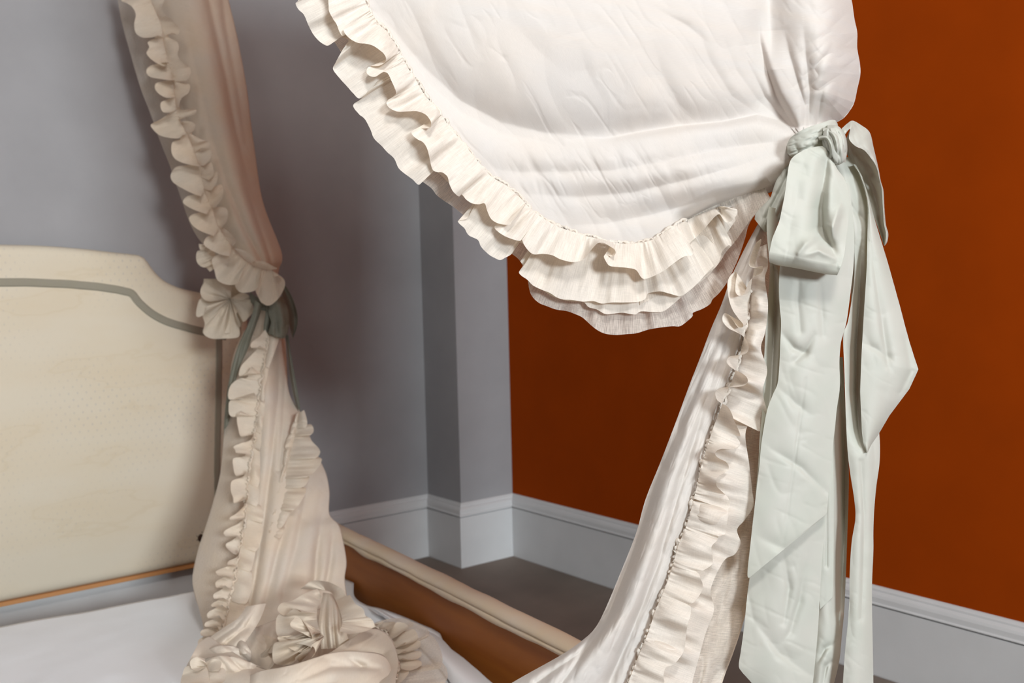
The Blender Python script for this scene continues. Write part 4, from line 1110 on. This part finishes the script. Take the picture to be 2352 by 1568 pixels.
vl2 = sheet('sheer_lining', [(x, y, float(dL(y)) - .01) for x, y in [(560, 760), (535, 820), (524, 900), (514, 1000), (506, 1085), (490, 1150), (472, 1210), (455, 1262), (442, 1330), (455, 1390), (468, 1440)]],
            [(x, y, float(dL(y)) - .06) for x, y in [(600, 780), (596, 850), (590, 930), (582, 1010), (572, 1085), (562, 1150), (552, 1220), (542, 1280), (530, 1340), (515, 1400), (500, 1450)]], VEIL, bc_, 140, 30, lambda u, v, x, y: -.02 * np.sin(np.pi * v))
vl2['label'] = 'thin translucent outer edge of the lower length'
GL = [(618, 770), (606, 830), (598, 880), (590, 940), (583, 1000), (577, 1050), (570, 1100), (565, 1150), (560, 1200), (552, 1250), (545, 1290), (538, 1330), (530, 1370), (520, 1410), (508, 1445), (490, 1478)]
gL = lambda x, y: dL(y) - .115
zc = lambda G, oy: [[(x, y + (oy - 560) * 3.92) for x, y in g] for g in G]
ELL = lobes([
    [(820, 770), (770, 830), (700, 885), (690, 930), (740, 936), (775, 915)],
    [(750, 945), (680, 1015), (610, 1090), (585, 1155), (592, 1190), (655, 1160), (700, 1100)],
    [(660, 1200), (600, 1210), (540, 1240), (500, 1290), (485, 1360), (502, 1402), (570, 1382), (720, 1340)],
    [(600, 1400), (505, 1410), (490, 1480), (500, 1540), (545, 1558), (590, 1520)]] + zc([
    [(600, 170), (570, 190), (565, 250), (575, 320), (605, 402), (700, 375), (720, 355)],
    [(690, 430), (600, 460), (535, 492), (550, 522), (562, 548), (640, 560)],
    [(620, 580), (560, 590), (530, 604), (530, 660), (556, 752), (640, 730), (672, 690)],
    [(620, 760), (522, 800), (510, 880), (530, 950), (546, 1002), (640, 950), (668, 925)],
    [(640, 1010), (562, 1090), (500, 1132), (526, 1156), (632, 1130)],
    [(580, 1180), (455, 1250), (470, 1300), (565, 1290)],
    [(530, 1330), (465, 1370), (490, 1420), (560, 1462), (595, 1400)]], 900) + zc([
    [(570, 430), (492, 470), (482, 505), (520, 510)],
    [(480, 520), (380, 560), (402, 602), (470, 600)],
    [(440, 620), (375, 660), (386, 712), (460, 690)],
    [(420, 730), (355, 770), (366, 812), (445, 800)],
    [(390, 825), (335, 862), (352, 884), (435, 862)],
    [(370, 895), (300, 940), (312, 986), (405, 960)],
    [(350, 995), (285, 1022), (282, 1062), (385, 1050)],
    [(350, 1070), (250, 1092), (246, 1142), (335, 1140)],
    [(290, 1145), (220, 1182), (226, 1252), (300, 1240)]], 1168), 3.92, 400, 560, .013)
ELR = [(640, 775), (622, 830), (612, 880), (606, 940), (600, 1000), (598, 1050), (598, 1100), (596, 1150), (600, 1205), (594, 1250), (585, 1290), (580, 1340), (572, 1385), (552, 1425), (530, 1455), (512, 1482)]
ruffle('ruffle', GL, ELL, CREAMR, bc_, gL, 54, kd=.5, off=-.008, ns=1100, seed=24, sm=71, puff=.008, pxm=.0013, pucker=.003)['label'] = 'frill down the left of the lower length'
wavy('ruffle', GL, ELR, CREAMR, bc_, gL, per=64, amp=.016, off=-.004, seed=26, sink=.2, tang=.25, puff=.012)
cord('gathering_cord', GL, gL, CREAMR, bc_, r=.0035, off=-.012, bead=9, seed=3)['label'] = 'stitched line down the centre of the frill'
GR = [(686, 948), (680, 985), (672, 1020), (662, 1060), (652, 1100), (645, 1140), (636, 1180), (622, 1230)]
wavy('ruffle', GR, [(700, 940), (712, 980), (716, 1010), (738, 1040), (722, 1075), (705, 1100), (690, 1135), (668, 1180), (640, 1235)], CREAMR, bc_, lambda x, y: dL(y) - .06, per=40, amp=.02, off=-.005, seed=28, sink=.3)['label'] = 'second frill on the right edge'
wavy('ruffle', GR, [(680, 950), (668, 990), (655, 1030), (650, 1070), (640, 1110), (632, 1150), (622, 1190), (612, 1235)], CREAMR, bc_, lambda x, y: dL(y) - .06, per=30, amp=.012, off=-.005, seed=29, sink=.4)

# heap of cloth pooled on the cover
ZP = ZC + .02


def dP(z): return lambda x, y: dZ(x, y, z)


hL = [(455, 1470), (430, 1520), (412, 1570), (395, 1640)]
HT = [(455, 1478), (480, 1462), (505, 1478), (540, 1500), (575, 1522), (625, 1538), (690, 1520), (750, 1502), (800, 1470), (850, 1442), (885, 1452), (905, 1480), (915, 1520), (908, 1568), (905, 1620)]
HB_ = [(420, 1545), (430, 1560), (450, 1580), (490, 1610), (540, 1630), (600, 1640), (660, 1640), (720, 1640), (780, 1640), (820, 1640), (850, 1640), (870, 1640), (880, 1635), (885, 1630), (890, 1625)]
hf = [([(640, 1568, .01), (720, 1540, .02), (800, 1520, .02), (880, 1500, .012)], 10, 18), ([(760, 1505, .004), (830, 1500, .02), (880, 1510, .02), (900, 1530, .01)], 8, 12), ([(560, 1530, .004), (640, 1552, .014), (720, 1568, .01)], 8, 16), ([(700, 1590, .01), (800, 1560, .016), (890, 1550, .01)], 10, 14)]
hp_ = sheet('pooled_cloth', [(x, y, float(dZ(x, y, ZC + .12))) for x, y in HT], [(x, y, float(dZ(x, y, ZC + .05))) for x, y in HB_], CREAM, bc_, 220, 60, fold(hf, .014, 44, 10, 121, .06), back=.05, zmin=ZC + .012)
hp_['label'] = 'rumpled white end of the curtain lying on the cover'
ps = sheet('pooled_cloth', [(x, y, float(dZ(x, y, ZC + .10))) for x, y in [(560, 1452), (640, 1420), (720, 1400), (800, 1392), (850, 1420)]], [(x, y, float(dZ(x, y, ZC + .02))) for x, y in [(560, 1530), (640, 1545), (720, 1530), (790, 1500), (870, 1470)]], CREAM, bc_, 100, 40, fold([], .02, 40, 80, 131, .03), back=.05, zmin=ZC + .012)
pl_ = sheet('pooled_cloth', [(x, y, float(dZ(x, y, ZC + z))) for x, y, z in [(560, 1560, .10), (585, 1545, .13), (611, 1537, .14), (645, 1532, .15), (680, 1524, .155), (720, 1511, .16), (758, 1499, .16), (798, 1494, .155), (836, 1496, .15), (866, 1499, .14), (885, 1508, .13), (896, 1526, .12), (900, 1550, .11)]],
            [(x, y, float(dZ(x, y, ZC + .06))) for x, y in [(540, 1640), (570, 1650), (600, 1660), (640, 1660), (680, 1660), (720, 1660), (758, 1660), (798, 1660), (836, 1660), (866, 1655), (885, 1650), (896, 1640), (902, 1630)]], CREAM, bc_, 200, 50,
            fold([([(690, 1560, .006), (760, 1530, .016), (830, 1530, .012)], 8, 14), ([(800, 1510, .002), (830, 1530, .02), (870, 1535, .006)], 6, 9), ([(600, 1570, .004), (680, 1580, .014), (760, 1568, .006)], 8, 14)], .008, 36, 15, 151, .03), back=.04, zmin=ZC + .012)
pl_['label'] = 'nearest fold of the white cloth end'
sw = sheet('pooled_cloth', [(x, y, float(dZ(x, y, ZC + z))) for x, y, z in [(566, 1392, .16), (545, 1420, .15), (512, 1442, .13), (482, 1464, .11), (466, 1490, .09), (456, 1520, .06)]],
           [(x, y, float(dZ(x, y, ZC + z))) for x, y, z in [(612, 1385, .16), (596, 1425, .14), (572, 1462, .13), (552, 1490, .11), (545, 1515, .09), (560, 1545, .06)]], CREAM, bc_, 90, 40,
           fold([([(590, 1395, .004), (565, 1440, .02), (525, 1472, .024), (490, 1505, .01)], 7, 12), ([(575, 1400, .002), (540, 1440, .012), (495, 1470, .012)], 6, 10), ([(600, 1430, .004), (570, 1478, .016), (530, 1510, .012)], 6, 9)], .008, 24, 130, 161, .03), zmin=ZC + .012)
for tb_, rr in (([(468, 1512, .10), (500, 1502, .11), (530, 1502, .11), (552, 1510, .10), (566, 1526, .08)], 14), ([(536, 1474, .11), (552, 1486, .12), (563, 1502, .11), (560, 1522, .08)], 11), ([(455, 1540, .08), (490, 1530, .12), (530, 1532, .12), (580, 1548, .10), (620, 1560, .08)], 18)):
    c = cr([(a[0], a[1], a[2]) for a in tb_], 60)
    t = np.gradient(c[:, :2], axis=0); t /= np.linalg.norm(t, axis=1)[:, None]; nn = np.stack([-t[:, 1], t[:, 0]], 1)
    w = rr * (.75 + .7 * np.sin(np.pi * np.linspace(.08, .92, 60)))
    Lk = np.c_[c[:, :2] + nn * w[:, None], dZ(c[:, 0], c[:, 1], ZC + c[:, 2])]
    Rk = np.c_[c[:, :2] - nn * w[:, None], dZ(c[:, 0], c[:, 1], ZC + c[:, 2])]
    sheet('pooled_cloth', Lk, Rk, CREAM, bc_, 60, 20, lambda u, v, x, y: -.016 * np.sin(np.pi * v) ** .9 + .02 * (2 * u - 1) ** 4 + crumple(x, y, 18, 40, 2.5, 77, 2) * .010, back=.02, zmin=ZC + .012)
c1_ = ruffle('rosette', [(748, 1356), (760, 1360), (768, 1372), (776, 1390), (782, 1408), (786, 1428), (780, 1450)],
             [(690, 1352, .01), (700, 1344), (715, 1334), (735, 1333), (760, 1338, -.01), (785, 1352), (795, 1368, .01), (803, 1366, .0), (810, 1376, -.008), (817, 1386, -.01), (834, 1398, .0), (840, 1415, .008), (848, 1418, 0), (857, 1426, -.01), (858, 1440), (830, 1452), (800, 1456)], CREAMR, bc_, dP(ZC + .15), 70, kd=.5, off=-.02, ns=500, seed=40, sm=61, puff=.018, pxm=.001)
c1_['label'] = 'upper frill of the heap'
c2_ = ruffle('rosette', [(752, 1362), (738, 1372), (730, 1392), (728, 1420), (734, 1446), (745, 1462)],
             lobes([[(1290, 720), (1180, 760), (1060, 830), (965, 850), (932, 910), (990, 960), (1080, 900), (1150, 930)],
                    [(1040, 900), (935, 960), (915, 1050), (930, 1140), (1000, 1165), (1180, 1190), (1240, 1150)],
                    [(1130, 980), (1052, 1020), (1060, 1070), (1160, 1122), (1270, 1172), (1310, 1120)],
                    [(1080, 1160), (940, 1150), (962, 1202), (1120, 1292), (1230, 1245)],
                    [(1020, 1200), (905, 1210), (885, 1340), (925, 1400), (1060, 1392), (1100, 1330)],
                    [(1130, 1390), (1110, 1340), (1180, 1260), (1250, 1240), (1270, 1300), (1230, 1350)]], 3.92, 400, 1168, .018), CREAMR, bc_, dP(ZC + .15), 100, kd=.5, off=-.03, ns=800, seed=41, sm=61, puff=.025, pxm=.001)
c2_['label'] = 'ballooning left frill of the heap'
c4_ = ruffle('rosette', [(560, 1450), (575, 1454), (595, 1456), (615, 1460), (640, 1470), (660, 1480)],
             lobes([[(600, 1110), (556, 1130), (540, 1200), (556, 1270), (610, 1310), (680, 1330), (750, 1325)], [(640, 1240), (740, 1260), (850, 1300), (885, 1290), (900, 1240)], [(830, 1310), (755, 1330), (752, 1400), (800, 1440), (860, 1440), (900, 1400)]], 3.92, 400, 1168, .016), CREAMR, bc_, dP(ZC + .08), 60, kd=.5, off=-.02, ns=500, seed=43, sm=51, puff=.02, pxm=.001)
c4_['label'] = 'low rolled frill of the heap'
sheet('pooled_cloth', [(x, y, float(dZ(x, y, ZC + z))) for x, y, z in [(742, 1360, .14), (736, 1395, .15), (732, 1435, .14), (738, 1490, .10)]], [(x, y, float(dZ(x, y, ZC + z))) for x, y, z in [(772, 1364, .14), (784, 1398, .15), (792, 1438, .14), (806, 1486, .10)]], CREAMR, bc_, 80, 60,
      fold([([(752, 1364, .006), (748, 1400, .024), (746, 1440, .03), (752, 1490, .03)], 5, 6), ([(762, 1366, .006), (764, 1400, .024), (766, 1440, .03), (770, 1490, .03)], 5, 6), ([(772, 1370, .004), (778, 1410, .018), (782, 1450, .024)], 4, 6)], .006, 20, 85, 171, .03))
GH = [(838, 1446), (862, 1442), (882, 1452), (895, 1470), (905, 1492), (912, 1515), (912, 1540), (906, 1570), (902, 1620)]
EH = [(836, 1432), (868, 1424), (905, 1424), (935, 1436), (962, 1452), (980, 1480), (992, 1510), (1004, 1540), (1008, 1570), (1006, 1630)]
ruffle('ruffle', GH, lobes([[(650, 900), (760, 880), (950, 828), (880, 870), (840, 930), (850, 970)], [(860, 900), (930, 850), (1060, 832), (1080, 860), (1010, 940)],
    [(1060, 900), (1100, 840), (1200, 850), (1235, 900), (1130, 990), (1090, 1020)], [(1160, 960), (1285, 918), (1340, 960), (1360, 1030), (1300, 1080), (1180, 1100)],
    [(1220, 1080), (1370, 1060), (1385, 1130), (1300, 1180), (1180, 1190)], [(1240, 1180), (1390, 1190), (1385, 1260), (1290, 1290), (1170, 1270)],
    [(1240, 1280), (1380, 1300), (1395, 1360), (1260, 1420), (1150, 1390)], [(1200, 1420), (1250, 1430), (1230, 1480), (1150, 1560), (1050, 1580)]], 5.2275, 700, 1268, .014), CREAMR, bc_, dP(ZC + .07), 80, kd=.4, off=-.03, ns=800, seed=46, sm=61, puff=.012, pxm=.001)['label'] = 'frill spread over the right edge of the cover'
wavy('ruffle', GH, [(x + 22, y - 2) for x, y in EH], VEIL, bc_, dP(ZC + .06), per=60, amp=.01, off=-.01, seed=47, sink=.1, puff=.012)
cord('gathering_cord', GH, dP(ZC + .08), CREAMR, bc_, r=.004, off=-.05, bead=9, seed=8)
ruffle('rosette', [(474, 1528), (479, 1543), (481, 1560), (482, 1580), (484, 1630)], lobes([[(470, 1512), (452, 1508), (437, 1518), (440, 1535), (455, 1540)], [(450, 1530), (428, 1530), (420, 1545), (415, 1570), (428, 1580)], [(440, 1575), (418, 1585), (412, 1620), (430, 1640)]], 1, 0, 0, .016), CREAMR, bc_, dP(ZC + .13), 60, kd=.5, off=-.04, ns=400, seed=48, sm=51, puff=.02, pxm=.001)
ruffle('rosette', [(474, 1528), (479, 1543), (481, 1560), (482, 1580), (484, 1630)], lobes([[(472, 1520), (490, 1512), (508, 1520), (502, 1540)], [(492, 1535), (515, 1535), (518, 1560), (500, 1575)], [(500, 1570), (516, 1580), (514, 1620), (500, 1640)]], 1, 0, 0, .014), CREAMR, bc_, dP(ZC + .13), 40, kd=.5, off=-.045, ns=400, seed=49, sm=51, puff=.02, pxm=.001)

# ================================================================== back bow
bb = thing('ribbon_bow', 'dark shaded sage ribbon bow on the far curtain next to the headboard', 'bow', W(620, 700, DK - .06))
DC = DK - .10
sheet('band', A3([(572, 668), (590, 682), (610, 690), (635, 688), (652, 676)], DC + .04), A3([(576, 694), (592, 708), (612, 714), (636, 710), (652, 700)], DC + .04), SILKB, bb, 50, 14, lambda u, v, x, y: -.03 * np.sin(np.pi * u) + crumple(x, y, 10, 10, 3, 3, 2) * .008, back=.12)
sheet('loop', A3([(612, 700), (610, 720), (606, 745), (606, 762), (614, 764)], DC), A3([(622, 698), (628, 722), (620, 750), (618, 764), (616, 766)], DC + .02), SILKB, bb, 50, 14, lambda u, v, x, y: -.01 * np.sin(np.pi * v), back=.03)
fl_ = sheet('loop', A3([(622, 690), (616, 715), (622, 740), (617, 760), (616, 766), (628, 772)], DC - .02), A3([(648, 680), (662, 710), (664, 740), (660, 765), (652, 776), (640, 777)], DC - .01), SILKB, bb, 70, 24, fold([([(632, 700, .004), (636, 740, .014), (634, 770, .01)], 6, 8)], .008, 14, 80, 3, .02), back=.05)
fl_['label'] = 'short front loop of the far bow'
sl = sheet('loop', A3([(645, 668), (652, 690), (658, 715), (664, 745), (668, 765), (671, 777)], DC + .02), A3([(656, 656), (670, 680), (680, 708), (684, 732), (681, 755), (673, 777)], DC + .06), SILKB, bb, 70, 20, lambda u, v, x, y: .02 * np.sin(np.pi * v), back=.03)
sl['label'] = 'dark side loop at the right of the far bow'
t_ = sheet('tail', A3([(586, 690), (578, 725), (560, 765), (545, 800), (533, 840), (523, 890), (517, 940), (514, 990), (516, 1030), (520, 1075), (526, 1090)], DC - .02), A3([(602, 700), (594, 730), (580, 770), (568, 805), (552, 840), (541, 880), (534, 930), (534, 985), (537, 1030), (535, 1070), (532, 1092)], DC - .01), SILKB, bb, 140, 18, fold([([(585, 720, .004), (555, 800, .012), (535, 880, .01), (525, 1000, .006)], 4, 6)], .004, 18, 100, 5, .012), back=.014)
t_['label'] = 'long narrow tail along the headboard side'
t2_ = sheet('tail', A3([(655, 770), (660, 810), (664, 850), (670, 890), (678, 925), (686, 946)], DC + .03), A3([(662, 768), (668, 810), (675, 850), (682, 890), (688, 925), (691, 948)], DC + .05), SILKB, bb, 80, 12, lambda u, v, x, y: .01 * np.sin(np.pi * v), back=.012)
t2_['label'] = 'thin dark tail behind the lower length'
